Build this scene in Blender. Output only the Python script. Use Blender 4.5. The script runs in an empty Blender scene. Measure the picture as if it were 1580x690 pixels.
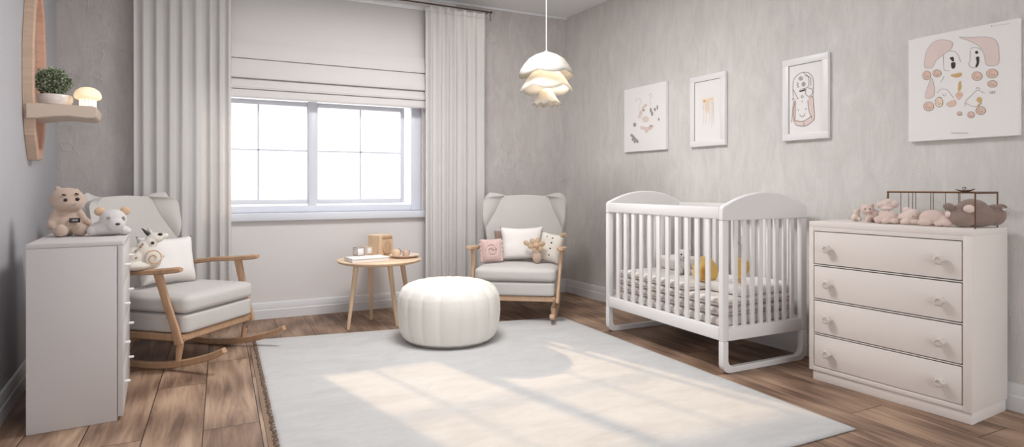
import bpy, bmesh, math, random
from mathutils import Vector, Matrix, Euler
from mathutils import noise as mnoise
random.seed(7)
PI = math.pi
SC = bpy.context.scene
COL = SC.collection

# ------------------------------------------------------------------ camera numbers (image 1580 x 690)
FPX, HZ, EYE = 920.0, 288.0, 1.1
YAW = math.atan(450 / 920.0)
FX, FY = math.sin(YAW), math.cos(YAW)

def ray(px, py):
    t = (px - 790) / FPX
    return (FX + FY * t, FY - FX * t, (HZ - py) / FPX)
def at_depth(px, py, Z):
    d = ray(px, py); return Vector((d[0] * Z, d[1] * Z, EYE + d[2] * Z))
def at_floor(px, py, z=0.0):
    return at_depth(px, py, (z - EYE) / ((HZ - py) / FPX))
def at_y(px, py, Y):
    d = ray(px, py); return at_depth(px, py, Y / d[1])

# ------------------------------------------------------------------ materials
def lin(c):
    c /= 255.0
    return c / 12.92 if c <= .04045 else ((c + .055) / 1.055) ** 2.4
def RGB(r, g, b): return (lin(r), lin(g), lin(b), 1)

class NT:
    def __init__(s, name):
        s.m = bpy.data.materials.new(name); s.m.use_nodes = True
        s.t = s.m.node_tree; s.b = s.t.nodes['Principled BSDF']; s.o = s.t.nodes['Material Output']
    def n(s, typ, **kw):
        x = s.t.nodes.new(typ)
        for k, v in kw.items():
            if k in x.inputs: x.inputs[k].default_value = v
            else: setattr(x, k, v)
        return x
    def l(s, a, b): s.t.links.new(a, b)
    def coords(s, scale=(1, 1, 1), rot=(0, 0, 0), loc=(0, 0, 0), kind='Object'):
        tc = s.n('ShaderNodeTexCoord'); mp = s.n('ShaderNodeMapping')
        mp.inputs['Scale'].default_value = scale; mp.inputs['Rotation'].default_value = rot
        mp.inputs['Location'].default_value = loc
        s.l(tc.outputs[kind], mp.inputs['Vector']); return mp.outputs['Vector']
    def noise(s, vec, scale, detail=4, rough=.55, dist=0.0):
        x = s.n('ShaderNodeTexNoise'); x.inputs['Scale'].default_value = scale
        x.inputs['Detail'].default_value = detail; x.inputs['Roughness'].default_value = rough
        x.inputs['Distortion'].default_value = dist
        if vec is not None: s.l(vec, x.inputs['Vector'])
        return x.outputs['Fac']
    def ramp(s, fac, stops):
        x = s.n('ShaderNodeValToRGB'); e = x.color_ramp.elements
        while len(e) < len(stops): e.new(.5)
        for i, (p, c) in enumerate(stops):
            e[i].position = p; e[i].color = c if len(c) == 4 else (*c, 1)
        s.l(fac, x.inputs['Fac']); return x.outputs['Color']
    def mix(s, fac, a, b, blend='MIX'):
        x = s.n('ShaderNodeMix', data_type='RGBA', blend_type=blend)
        for sock, v in ((x.inputs[0], fac), (x.inputs[6], a), (x.inputs[7], b)):
            if hasattr(v, 'is_linked') or hasattr(v, 'links'): s.l(v, sock)
            else: sock.default_value = v
        return x.outputs[2]
    def math(s, op, a, b=0.0, clamp=False):
        x = s.n('ShaderNodeMath', operation=op); x.use_clamp = clamp
        for sock, v in ((x.inputs[0], a), (x.inputs[1], b)):
            if hasattr(v, 'links'): s.l(v, sock)
            else: sock.default_value = v
        return x.outputs[0]
    def bump(s, h, strength=.2, dist=.01):
        x = s.n('ShaderNodeBump'); x.inputs['Strength'].default_value = strength
        x.inputs['Distance'].default_value = dist; s.l(h, x.inputs['Height'])
        s.l(x.outputs['Normal'], s.b.inputs['Normal']); return x
    def base(s, c):
        if hasattr(c, 'links'): s.l(c, s.b.inputs['Base Color'])
        else: s.b.inputs['Base Color'].default_value = c

def tint(c, f): return (min(1, c[0] * f), min(1, c[1] * f), min(1, c[2] * f), 1)

def paint(name, c, rough=.45, var=.03, scale=3.0, bump=.02):
    n = NT(name); v = n.coords()
    f = n.noise(v, scale, 3)
    n.base(n.mix(f, tint(c, 1 - var), tint(c, 1 + var)))
    n.b.inputs['Roughness'].default_value = rough
    n.bump(n.noise(v, 160, 2), bump, .002)
    return n.m

def fabric(name, c, var=.06, weave=420.0, bump=.25, sheen=.15, trans=0.0, scale=6.0):
    n = NT(name); v = n.coords()
    f = n.noise(v, scale, 4)
    g = n.noise(v, weave, 2)
    n.base(n.mix(n.math('ADD', n.math('MULTIPLY', f, .6), n.math('MULTIPLY', g, .4)), tint(c, 1 - var), tint(c, 1 + var)))
    n.b.inputs['Roughness'].default_value = .92
    n.b.inputs['Sheen Weight'].default_value = sheen
    n.b.inputs['Specular IOR Level'].default_value = .2
    n.bump(g, bump, .0015)
    if trans:
        tr = n.n('ShaderNodeBsdfTranslucent'); tr.inputs['Color'].default_value = tint(c, 1.05)
        mx = n.n('ShaderNodeMixShader'); mx.inputs[0].default_value = trans
        n.l(n.b.outputs[0], mx.inputs[1]); n.l(tr.outputs[0], mx.inputs[2]); n.l(mx.outputs[0], n.o.inputs[0])
    return n.m

def wood(name, c, dark=.72, scale=(30, 30, 3), rough=.5, amt=1.0):
    n = NT(name); v = n.coords(scale)
    f = n.noise(v, 1.0, 6, .6, .6)
    g = n.noise(v, 4.0, 4, .6, .2)
    h = n.math('ADD', n.math('MULTIPLY', f, .75), n.math('MULTIPLY', g, .25))
    n.base(n.ramp(h, [(.3, tint(c, dark)), (.5, c), (.72, tint(c, 1.12))]))
    n.b.inputs['Roughness'].default_value = rough
    n.bump(h, .06, .002)
    return n.m

def glow(name, c, strength, base=None):
    n = NT(name); n.base(base or c)
    n.b.inputs['Emission Color'].default_value = c
    n.b.inputs['Emission Strength'].default_value = strength
    v = n.coords(); n.bump(n.noise(v, 60, 2), .02, .002)
    n.b.inputs['Roughness'].default_value = .5
    return n.m

def metal(name, c, rough=.35, met=.9):
    n = NT(name); v = n.coords((1, 1, 1)); f = n.noise(v, 40, 3)
    n.base(n.mix(f, tint(c, .85), tint(c, 1.1)))
    n.b.inputs['Metallic'].default_value = met; n.b.inputs['Roughness'].default_value = rough
    return n.m

M = {}
M['white'] = paint('white_lacquer', RGB(240, 237, 236), .38, .015)
M['chest'] = paint('cream_lacquer', RGB(238, 229, 223), .42, .02, 2.0)
M['dresser'] = paint('grey_white_lacquer', RGB(212, 206, 204), .45, .02, 2.0)
M['knob'] = paint('beige_knob_lacquer', RGB(216, 206, 199), .4, .03)
M['edge'] = paint('taupe_edge', RGB(150, 130, 120), .6, .05)
M['gap'] = paint('blue_grey_gap_shade', RGB(120, 128, 136), .6, .05)
M['trim'] = paint('white_trim', RGB(226, 225, 226), .4, .02)
M['winframe'] = paint('window_white', RGB(226, 228, 236), .35, .01)
M['upholstery'] = fabric('pale_grey_upholstery', RGB(205, 200, 196))
M['curtain'] = fabric('sheer_grey_curtain', RGB(236, 233, 231), .02, 500, .12, .1, .3)
M['shade'] = fabric('roman_shade_cloth', RGB(238, 233, 231), .015, 500, .1, .05, .12)
M['pillow'] = fabric('white_pillow_cloth', RGB(240, 234, 230), .03, 300, .2)
M['piping'] = fabric('grey_piping_cloth', RGB(150, 142, 138))
M['ash'] = wood('pale_ash_wood', RGB(204, 170, 140), .8)
M['oak'] = wood('warm_oak_wood', RGB(190, 153, 122), .78)
M['pine'] = wood('light_pine_wood', RGB(225, 196, 165), .86)
M['mirrorwood'] = wood('blond_frame_wood', RGB(208, 180, 158), .86, (8, 8, 40))
M['pinkwood'] = wood('rosy_inner_wood', RGB(222, 172, 148), .86, (8, 8, 40))
M['shelfwood'] = paint('beige_shelf_lacquer', RGB(210, 190, 172), .4, .03, 6)
M['dark'] = paint('near_black', RGB(35, 30, 28), .35, .1)
M['ink'] = paint('soft_black_ink', RGB(70, 62, 58), .8, .1)
M['greyink'] = paint('grey_ink', RGB(165, 158, 158), .8, .08)
M['paleink'] = paint('pale_pink_ink', RGB(232, 210, 202), .8, .06, 30)
M['blush'] = paint('blush_print', RGB(232, 212, 206), .8, .06, 14)
M['salmon'] = paint('salmon_print', RGB(232, 198, 180), .8, .1, 60)
M['ochre'] = paint('ochre_print', RGB(214, 178, 124), .8, .1, 60)
M['peach'] = paint('peach_wash', RGB(243, 220, 194), .8, .1, 40)
M['paper'] = paint('white_paper', RGB(244, 240, 238), .85, .01)
M['brass'] = metal('aged_brown_metal', RGB(120, 88, 66), .4, .7)
M['rodmetal'] = metal('dark_bronze', RGB(92, 76, 68), .4, .6)
M['ceramic'] = paint('white_ceramic', RGB(236, 226, 220), .15, .02)
M['bear'] = fabric('taupe_plush', RGB(196, 172, 156), .08, 240, .5, .3)
M['greyplush'] = fabric('pale_grey_plush', RGB(214, 208, 206), .06, 240, .5, .3)
M['tanear'] = fabric('tan_plush', RGB(214, 180, 150), .06, 240, .5, .3)
M['pinkplush'] = fabric('rose_plush', RGB(222, 198, 188), .08, 240, .5, .3)
M['palepink'] = fabric('pale_rose_plush', RGB(233, 212, 202), .06, 240, .5, .3)
M['darkplush'] = fabric('mushroom_brown_plush', RGB(148, 128, 118), .1, 240, .6, .3)
M['ivory'] = fabric('ivory_plush', RGB(232, 224, 214), .05, 240, .4, .3)
M['knit'] = fabric('rose_knit', RGB(218, 190, 185), .12, 120, 1.0, .3, 0, 30)
M['tanplush'] = fabric('beige_plush', RGB(198, 172, 144), .12, 200, .6, .3)
M['yellow'] = fabric('mustard_plush', RGB(236, 198, 120), .12, 240, .4, .3)
M['honey'] = fabric('ochre_plush', RGB(206, 154, 74), .12, 240, .4, .3)
M['seam'] = fabric('quilt_seam', RGB(196, 184, 178))
M['quilt'] = fabric('oat_quilt', RGB(240, 232, 226), .06, 300, .4, .2, 0, 12)
M['quiltb'] = fabric('grey_oat_quilt', RGB(228, 218, 212), .08, 300, .4, .2, 0, 12)
M['brownspot'] = fabric('tan_spots', RGB(176, 150, 130), .1, 240, .4)

def m_pouf():
    n = NT('cream_leatherette'); v = n.coords()
    n.base(n.mix(n.noise(v, 5, 3), RGB(230, 225, 217), RGB(240, 236, 229)))
    n.b.inputs['Roughness'].default_value = .55
    n.bump(n.noise(v, 220, 3), .08, .002); return n.m
M['pouf'] = m_pouf()

def m_rug():
    n = NT('off_white_rug'); v = n.coords((1, 2.2, 1))
    a = n.noise(v, 1.6, 5, .6, 1.2); b = n.noise(n.coords((1, 3.5, 1)), 7, 5, .65, .8); g = n.noise(n.coords(), 330, 2)
    h = n.math('ADD', n.math('MULTIPLY', a, .6), n.math('MULTIPLY', b, .4))
    n.base(n.ramp(h, [(.28, RGB(188, 185, 184)), (.5, RGB(201, 199, 198)), (.75, RGB(214, 212, 211))]))
    n.b.inputs['Roughness'].default_value = .95; n.b.inputs['Sheen Weight'].default_value = .2
    n.b.inputs['Specular IOR Level'].default_value = .15
    n.bump(n.math('ADD', n.math('MULTIPLY', h, 2.0), n.math('MULTIPLY', g, .35)), .35, .008); return n.m
M['rug'] = m_rug()

def m_floor():
    n = NT('oak_planks')
    v = n.coords((1, 1, 1), (0, 0, PI / 2), (0.3, 0.07, 0))
    br = n.n('ShaderNodeTexBrick'); n.l(v, br.inputs['Vector'])
    br.offset = .37; br.offset_frequency = 2
    br.inputs['Color1'].default_value = (0, 0, 0, 1); br.inputs['Color2'].default_value = (1, 1, 1, 1)
    br.inputs['Mortar'].default_value = (.5, .5, .5, 1)
    br.inputs['Scale'].default_value = 1; br.inputs['Mortar Size'].default_value = .0022
    br.inputs['Mortar Smooth'].default_value = .1
    br.inputs['Brick Width'].default_value = 1.15; br.inputs['Row Height'].default_value = .235
    tc = n.n('ShaderNodeTexCoord'); cmb = n.n('ShaderNodeVectorMath', operation='MULTIPLY_ADD')
    cmb.inputs[1].default_value = (7, 7, 7); n.l(br.outputs['Color'], cmb.inputs[0]); n.l(tc.outputs['Object'], cmb.inputs[2])
    mp = n.n('ShaderNodeMapping'); mp.inputs['Scale'].default_value = (16, 1.3, 1); n.l(cmb.outputs[0], mp.inputs['Vector'])
    mp2 = n.n('ShaderNodeMapping'); mp2.inputs['Scale'].default_value = (6.5, .8, 1); n.l(cmb.outputs[0], mp2.inputs['Vector'])
    g1 = n.noise(mp.outputs[0], 1.4, 7, .62, .5)
    g2 = n.noise(mp2.outputs[0], 1.5, 5, .6, 1.8)
    w = n.n('ShaderNodeTexWave'); w.wave_type = 'RINGS'; w.inputs['Scale'].default_value = .8
    w.inputs['Distortion'].default_value = 5; w.inputs['Detail'].default_value = 3; n.l(mp2.outputs[0], w.inputs['Vector'])
    h = n.math('ADD', n.math('ADD', n.math('MULTIPLY', g1, .6), n.math('MULTIPLY', g2, .25)), n.math('MULTIPLY', w.outputs['Fac'], .15))
    c = n.ramp(h, [(.30, RGB(92, 72, 60)), (.43, RGB(140, 115, 98)), (.54, RGB(170, 143, 123)), (.70, RGB(204, 178, 155))])
    per = n.mix(br.outputs['Color'], RGB(222, 212, 206), RGB(255, 250, 244))
    c = n.mix(1.0, c, per, 'MULTIPLY')
    c = n.mix(br.outputs['Fac'], c, RGB(52, 38, 30))
    n.base(c)
    n.l(n.math('ADD', .38, n.math('MULTIPLY', h, .2)), n.b.inputs['Roughness'])
    n.b.inputs['Specular IOR Level'].default_value = .35
    n.bump(n.math('SUBTRACT', h, n.math('MULTIPLY', br.outputs['Fac'], 2.0)), .25, .004); return n.m
M['floor'] = m_floor()

def m_plaster(name, ca, cb, cc, plain=None, line=0.0):
    n = NT(name)
    o = n.coords()
    vs = n.coords((4.5, 4.5, 1.6))
    a = n.noise(vs, 2.2, 8, .62, .9)
    b = n.noise(n.coords((16, 16, 2.6)), 2.6, 7, .68, .9)
    d = n.noise(n.coords((1, 1, 1)), 1.3, 4, .5)
    h = n.math('ADD', n.math('ADD', n.math('MULTIPLY', a, .5), n.math('MULTIPLY', b, .25)), n.math('MULTIPLY', d, .25))
    c = n.ramp(h, [(.34, ca), (.5, cb), (.64, cc)])
    relief = n.math('MULTIPLY', n.math('ADD', a, b), .6)
    # raised squiggles of the embossed paper: contour lines of two smooth noises
    for sc, ds, w in ((3.0, 1.6, .010), (6.5, 2.2, .016)):
        q = n.noise(n.coords((1, 1, .8), (0, 0, 0), (sc, 2, 1)), sc, 1.5, .5, ds)
        e = n.math('ABSOLUTE', n.math('SUBTRACT', q, .52))
        ln = n.math('SUBTRACT', 1.0, n.math('DIVIDE', e, w), True)
        gate = n.math('MULTIPLY', n.math('SUBTRACT', n.noise(o, 1.9, 2), .40), 8.0, True)
        lg = n.math('MULTIPLY', ln, gate); relief = n.math('ADD', relief, n.math('MULTIPLY', lg, line))
        c = n.mix(n.math('MULTIPLY', lg, .07 * line), c, tint(ca, .72))
    fac = None
    if plain is not None:
        x0, x1, pc = plain
        sx = n.n('ShaderNodeSeparateXYZ'); tc = n.n('ShaderNodeTexCoord'); n.l(tc.outputs['Object'], sx.inputs[0])
        m1 = n.math('GREATER_THAN', sx.outputs[0], x0); m2 = n.math('LESS_THAN', sx.outputs[0], x1)
        fac = n.math('MULTIPLY', m1, m2)
        c = n.mix(fac, c, pc)
        relief = n.math('MULTIPLY', relief, n.math('SUBTRACT', 1.0, fac))
    n.base(c); n.b.inputs['Roughness'].default_value = .8
    n.b.inputs['Specular IOR Level'].default_value = .25
    n.bump(relief, .3, .014); return n.m
M['wall_right'] = m_plaster('limewash_plaster', RGB(207, 203, 199), RGB(219, 215, 211), RGB(229, 225, 221), None, .25)
M['wall_back'] = m_plaster('embossed_wallpaper', RGB(190, 183, 179), RGB(201, 194, 191), RGB(211, 205, 201), (-.3, 2.02, RGB(230, 225, 223)), 1.9)
M['wall_left'] = paint('smooth_grey_wall', RGB(192, 190, 194), .7, .015, 1.5)
M['ceiling'] = paint('ceiling_paint', RGB(240, 241, 241), .85, .01, 1.5)

def m_glass():
    n = NT('window_glass'); n.t.nodes.remove(n.b)
    tr = n.n('ShaderNodeBsdfTransparent'); gl = n.n('ShaderNodeBsdfGlossy'); gl.inputs['Roughness'].default_value = .02
    nz = n.noise(n.coords(), 3, 1); fr = n.math('ADD', .03, n.math('MULTIPLY', nz, .02))
    mx = n.n('ShaderNodeMixShader'); n.l(fr, mx.inputs[0])
    n.l(tr.outputs[0], mx.inputs[1]); n.l(gl.outputs[0], mx.inputs[2]); n.l(mx.outputs[0], n.o.inputs[0]); return n.m
M['glass'] = m_glass()
def m_mirror():
    n = NT('mirror_silver'); n.base(n.mix(n.noise(n.coords(), 4, 2), (.72, .73, .74, 1), (.78, .79, .8, 1)))
    n.b.inputs['Metallic'].default_value = 1; n.b.inputs['Roughness'].default_value = .03; return n.m
M['mirror'] = m_mirror()
def m_leaf():
    n = NT('grey_green_leaves'); f = n.noise(n.coords(), 70, 2)
    n.base(n.ramp(f, [(.38, RGB(66, 86, 60)), (.5, RGB(122, 138, 106)), (.6, RGB(206, 210, 186))]))
    n.b.inputs['Roughness'].default_value = .6; return n.m
M['leaf'] = m_leaf()
def m_lampshade(name, strength, trans):
    n = NT(name); c = RGB(214, 211, 207); n.base(n.mix(n.noise(n.coords(), 30, 2), tint(c, .97), c))
    n.b.inputs['Roughness'].default_value = .6
    tr = n.n('ShaderNodeBsdfTranslucent'); tr.inputs['Color'].default_value = RGB(236, 230, 220)
    mx = n.n('ShaderNodeMixShader'); mx.inputs[0].default_value = trans
    n.l(n.b.outputs[0], mx.inputs[1]); n.l(tr.outputs[0], mx.inputs[2]); n.l(mx.outputs[0], n.o.inputs[0])
    if strength:
        n.b.inputs['Emission Color'].default_value = RGB(255, 238, 212); n.b.inputs['Emission Strength'].default_value = strength
    return n.m
M['shade_top'] = m_lampshade('opal_shade', 0.0, .3)
M['shade_low'] = m_lampshade('opal_shade_thin', 0.0, .5)
M['mushcap'] = glow('opal_mushroom_cap', RGB(255, 226, 176), .55, RGB(240, 226, 204))
M['mushstem'] = glow('glowing_stem', RGB(255, 236, 200), 1.6, RGB(240, 232, 216))
M['bulb'] = glow('warm_bulb', RGB(255, 224, 180), 4.0)
M['ceilglow'] = glow('flush_diffuser', RGB(255, 246, 236), 1.2)

# ------------------------------------------------------------------ mesh helpers
def new(): return bmesh.new()
def merge(bm, tmp, mat=None):
    if mat is not None: bmesh.ops.transform(tmp, matrix=mat, verts=tmp.verts)
    me = bpy.data.meshes.new('t'); tmp.to_mesh(me); tmp.free(); bm.from_mesh(me); bpy.data.meshes.remove(me)
def TRS(loc=(0, 0, 0), rot=(0, 0, 0), sc=(1, 1, 1)):
    return Matrix.Translation(loc) @ Euler(rot).to_matrix().to_4x4() @ Matrix.Diagonal((*sc, 1))
def box(bm, x0, x1, y0, y1, z0, z1, bev=0.0, seg=2, mat=None):
    t = new(); bmesh.ops.create_cube(t, size=1)
    for v in t.verts:
        v.co = Vector((x0 + (v.co.x + .5) * (x1 - x0), y0 + (v.co.y + .5) * (y1 - y0), z0 + (v.co.z + .5) * (z1 - z0)))
    if bev > 0: bmesh.ops.bevel(t, geom=t.edges[:], offset=bev, segments=seg, affect='EDGES', profile=.5)
    merge(bm, t, mat)
def ball(bm, c, r, rot=(0, 0, 0), u=20, v=14):
    t = new(); bmesh.ops.create_uvsphere(t, u_segments=u, v_segments=v, radius=1)
    if not hasattr(r, '__len__'): r = (r, r, r)
    merge(bm, t, TRS(c, rot, r))
def tube(bm, pts, rad, n=10, flat=1.0, up=(0, 0, 1), cap=True):
    """sweep a (possibly flattened) round section along pts; rad number or list"""
    pts = [Vector(p) for p in pts]; N = len(pts)
    if not hasattr(rad, '__len__'): rad = [rad] * N
    rings = []
    for i, p in enumerate(pts):
        d = (pts[min(i + 1, N - 1)] - pts[max(i - 1, 0)]).normalized()
        u = Vector(up)
        if abs(d.dot(u)) > .97: u = Vector((1, 0, 0)) if abs(d.x) < .9 else Vector((0, 1, 0))
        s = d.cross(u).normalized(); w = s.cross(d).normalized()
        rings.append([bm.verts.new(p + s * math.cos(2 * PI * k / n) * rad[i] * flat + w * math.sin(2 * PI * k / n) * rad[i]) for k in range(n)])
    for i in range(N - 1):
        for k in range(n):
            bm.faces.new((rings[i][k], rings[i][(k + 1) % n], rings[i + 1][(k + 1) % n], rings[i + 1][k]))
    if cap:
        bm.faces.new(rings[0][::-1]); bm.faces.new(rings[-1])
def bar(bm, pts, w, h, up=(0, 0, 1), bev=.25):
    """sweep a soft rectangular section (w across, h along up); w,h numbers or lists"""
    pts = [Vector(p) for p in pts]; N = len(pts)
    if not hasattr(w, '__len__'): w = [w] * N
    if not hasattr(h, '__len__'): h = [h] * N
    sec = []
    for sx, sy in ((1, -1), (1, 1), (-1, 1), (-1, -1)):
        pass
    c = 1 - bev
    sec = [(1, -c), (1, c), (c, 1), (-c, 1), (-1, c), (-1, -c), (-c, -1), (c, -1)]
    rings = []
    for i, p in enumerate(pts):
        d = (pts[min(i + 1, N - 1)] - pts[max(i - 1, 0)]).normalized()
        u = Vector(up); s = d.cross(u).normalized(); q = s.cross(d).normalized()
        rings.append([bm.verts.new(p + s * a * w[i] / 2 + q * b * h[i] / 2) for a, b in sec])
    for i in range(N - 1):
        for k in range(8):
            bm.faces.new((rings[i][k], rings[i][(k + 1) % 8], rings[i + 1][(k + 1) % 8], rings[i + 1][k]))
    bm.faces.new(rings[0][::-1]); bm.faces.new(rings[-1])
def lathe(bm, prof, n=48, mat=None, cap=True):
    t = new(); rings = []
    for r, z in prof:
        if r < 1e-5: rings.append([t.verts.new((0, 0, z))])
        else: rings.append([t.verts.new((r * math.cos(2 * PI * k / n), r * math.sin(2 * PI * k / n), z)) for k in range(n)])
    for a, b in zip(rings, rings[1:]):
        for k in range(n):
            k2 = (k + 1) % n
            if len(a) == 1 and len(b) > 1: t.faces.new((a[0], b[k2], b[k]))
            elif len(b) == 1 and len(a) > 1: t.faces.new((a[k], a[k2], b[0]))
            elif len(a) > 1: t.faces.new((a[k], a[k2], b[k2], b[k]))
    bmesh.ops.recalc_face_normals(t, faces=t.faces[:])
    merge(bm, t, mat)
def prism(bm, outline, d0, d1, axis='y', mat=None):
    """extrude a 2D outline (a, z) between d0 and d1 along axis y (a = x) or x (a = y) or z (a,b = x,y)"""
    t = new()
    def P(a, b, d): return {'y': (a, d, b), 'x': (d, a, b), 'z': (a, b, d)}[axis]
    A = [t.verts.new(P(a, b, d0)) for a, b in outline]; B = [t.verts.new(P(a, b, d1)) for a, b in outline]
    n = len(outline)
    t.faces.new(A); t.faces.new(B[::-1])
    for i in range(n): t.faces.new((A[i], B[i], B[(i + 1) % n], A[(i + 1) % n]))
    bmesh.ops.recalc_face_normals(t, faces=t.faces[:]); merge(bm, t, mat)
def sheet(bm, nu, nv, fn):
    g = [[bm.verts.new(fn(i / nu, j / nv)) for j in range(nv + 1)] for i in range(nu + 1)]
    for i in range(nu):
        for j in range(nv):
            bm.faces.new((g[i][j], g[i + 1][j], g[i + 1][j + 1], g[i][j + 1]))
    return g

def build(name, bm, mat, parent=None, smooth=40, mods=(), recalc=True):
    if recalc: bmesh.ops.recalc_face_normals(bm, faces=bm.faces[:])
    me = bpy.data.meshes.new(name); bm.to_mesh(me); bm.free()
    for m in (mat if isinstance(mat, (list, tuple)) else [mat]): me.materials.append(m)
    if smooth:
        for p in me.polygons: p.use_smooth = True
        try: me.set_sharp_from_angle(angle=math.radians(smooth))
        except Exception: pass
    o = bpy.data.objects.new(name, me); COL.objects.link(o)
    if parent is not None: o.parent = parent
    for k, kw in mods:
        md = o.modifiers.new(k.title(), k)
        for a, b in kw.items(): setattr(md, a, b)
    return o
def tag(o, label=None, cat=None, group=None, kind=None):
    if label: o['label'] = label
    if cat: o['category'] = cat
    if group: o['group'] = group
    if kind: o['kind'] = kind
    return o
def thing(name, label, cat, loc=(0, 0, 0), rotz=0.0, group=None, rot=None):
    o = bpy.data.objects.new(name, None); COL.objects.link(o)
    o.location = loc; o.rotation_euler = rot if rot else (0, 0, rotz); o.empty_display_size = .1
    return tag(o, label, cat, group)
def copy_tree(o, parent=None):
    c = o.copy(); COL.objects.link(c)
    if parent is not None: c.parent = parent
    for ch in list(o.children): copy_tree(ch, c)
    return c
def struct(name, bm, mat, parent=None, smooth=30):
    o = build(name, bm, mat, parent, smooth)
    if parent is None: o['kind'] = 'structure'
    return o
SUB1 = [('SUBSURF', dict(levels=1, render_levels=1))]
SUB2 = [('SUBSURF', dict(levels=2, render_levels=2))]
def plush(name, blobs, mat, parent, voxel=.006, smooth=8):
    """a soft stuffed body: overlapping blobs fused into one continuous skin"""
    bm = new()
    for b in blobs:
        ball(bm, b[0], b[1], b[2] if len(b) > 2 else (0, 0, 0))
    return build(name, bm, mat, parent, 180, [('REMESH', dict(mode='VOXEL', voxel_size=voxel, use_smooth_shade=True)),
                                             ('SMOOTH', dict(factor=.5, iterations=smooth))])

# ------------------------------------------------------------------ the room
BY, CZ = 5.36, 2.866                       # back wall plane, ceiling height
NY = -2.6                                  # where the side walls stop behind the camera
def rx(y): return 3.26 + .065 * (BY - y)   # right wall line
def lx(y): return -1.073 + .0807 * (BY - y)  # left wall line
RA = math.atan(.065); LA = math.atan(.0807)

bm = new(); prism(bm, [(lx(NY) - .3, NY), (rx(NY) + .3, NY), (rx(BY) + .5, BY + .3), (lx(BY) - .5, BY + .3)], -.08, 0, 'z')
struct('floor', bm, M['floor'])
bm = new(); prism(bm, [(lx(NY) - .3, NY), (rx(NY) + .3, NY), (rx(BY) + .5, BY + .3), (lx(BY) - .5, BY + .3)], CZ, CZ + .1, 'z')
struct('ceiling', bm, M['ceiling'])
WX0, WX1, WZ0, WZ1 = -.30, 1.70, .85, 1.885
bm = new()
xa, xb = lx(BY) - .2, rx(BY) + .2
box(bm, xa, WX0, BY, BY + .22, 0, CZ); box(bm, WX1, xb, BY, BY + .22, 0, CZ)
box(bm, WX0, WX1, BY, BY + .22, 0, WZ0); box(bm, WX0, WX1, BY, BY + .22, WZ1, CZ)
struct('wall_back', bm, M['wall_back'])
bm = new(); prism(bm, [(rx(NY), NY), (rx(NY) + .2, NY), (rx(BY) + .2, BY), (rx(BY), BY)], 0, CZ, 'z'); struct('wall_right', bm, M['wall_right'])
bm = new(); prism(bm, [(lx(NY), NY), (lx(NY) - .2, NY), (lx(BY) - .2, BY), (lx(BY), BY)], 0, CZ, 'z'); struct('wall_left', bm, M['wall_left'])

def baseboard(name, p, q, inward):
    """two-step skirting from p to q; inward = unit normal into the room"""
    p, q, n = Vector((*p, 0)), Vector((*q, 0)), Vector((*inward, 0))
    prof = [(0, 0), (.020, 0), (.020, .072), (.015, .078), (.015, .118), (.010, .132), (0, .136)]
    bm = new()
    A = [bm.verts.new(p + n * a + Vector((0, 0, b))) for a, b in prof]; B = [bm.verts.new(q + n * a + Vector((0, 0, b))) for a, b in prof]
    k = len(prof)
    for i in range(k): bm.faces.new((A[i], A[(i + 1) % k], B[(i + 1) % k], B[i]))
    bm.faces.new(A[::-1]); bm.faces.new(B)
    struct(name, bm, M['trim'], smooth=20)
baseboard('baseboard_back', (lx(BY) + .002, BY), (rx(BY) - .002, BY), (0, -1))
baseboard('baseboard_right', (rx(BY), BY - .02), (rx(NY), NY), (-math.cos(RA), -math.sin(RA)))
baseboard('baseboard_left', (lx(BY), BY - .02), (lx(NY), NY), (math.cos(LA), math.sin(LA)))
# slim cornice line along the back and right walls
bm = new()
box(bm, lx(BY), rx(BY), BY - .012, BY, CZ - .022, CZ, .004)
struct('trim_1', bm, M['ceiling'])

# ---- window: frame, two sashes with cross bars, panes, sill
wy = BY + .12
win = bpy.data.objects.new('window_1', None); COL.objects.link(win); win['kind'] = 'structure'; win.location = (0, 0, 0)
bm = new()
box(bm, WX0, WX0 + .09, wy - .05, wy + .06, WZ0 + .029, WZ1, .006); box(bm, WX1 - .09, WX1, wy - .05, wy + .06, WZ0 + .029, WZ1, .006)
box(bm, WX0 + .089, WX1 - .089, wy - .048, wy + .058, WZ0 + .029, WZ0 + .085, .006); box(bm, WX0 + .089, WX1 - .089, wy - .048, wy + .058, WZ1 - .04, WZ1, .006)
xm0, xm1 = at_y(473, 230, wy).x, at_y(490, 230, wy).x
box(bm, xm0 + .012, xm1 - .012, wy - .045, wy + .05, WZ0 + .05, WZ1 - .02, .006)
build('window_frame', bm, M['winframe'], win, 30)
zg0, zg1 = 1.1 - 20 / 920 * 5.1, 1.1 + 124 / 920 * 5.15
xr = at_y(617, 230, wy).x
m1, m3 = at_y(398.5, 230, wy).x, at_y(556, 230, wy).x
xl = m1 - (xm0 - m1)
for (a, b, mid) in ((xl, xm0, m1), (xm1, xr, m3)):
    bm = new()
    for (p0, p1, q0, q1) in ((a - .035, a, zg0 - .04, zg1 + .04), (b, b + .035, zg0 - .04, zg1 + .04), (a, b, zg0 - .04, zg0), (a, b, zg1, zg1 + .04)):
        box(bm, p0, p1, wy - .03, wy + .02, q0, q1, .004)
    zm = at_y(430, 232, wy).z
    box(bm, mid - .008, mid + .008, wy - .014, wy + .014, zg0 - .005, zg1 + .005, .003)
    box(bm, a - .005, b + .005, wy - .014, wy + .014, zm - .008, zm + .008, .003)
    s = build('sash', bm, M['winframe'], win, 30)
    bm = new(); box(bm, a - .004, b + .004, wy - .003, wy + .003, zg0 - .004, zg1 + .004)
    build('pane', bm, M['glass'], s, 0)
bm = new(); box(bm, WX0 - .06, WX1 + .08, BY - .045, BY - .0005, WZ0 - .035, WZ0 + .028, .006); box(bm, WX0 + .0005, WX1 - .0005, BY - .02, wy + .05, WZ0 + .0005, WZ0 + .0275, .003)
build('window_sill', bm, M['winframe'], win, 30)

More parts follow.
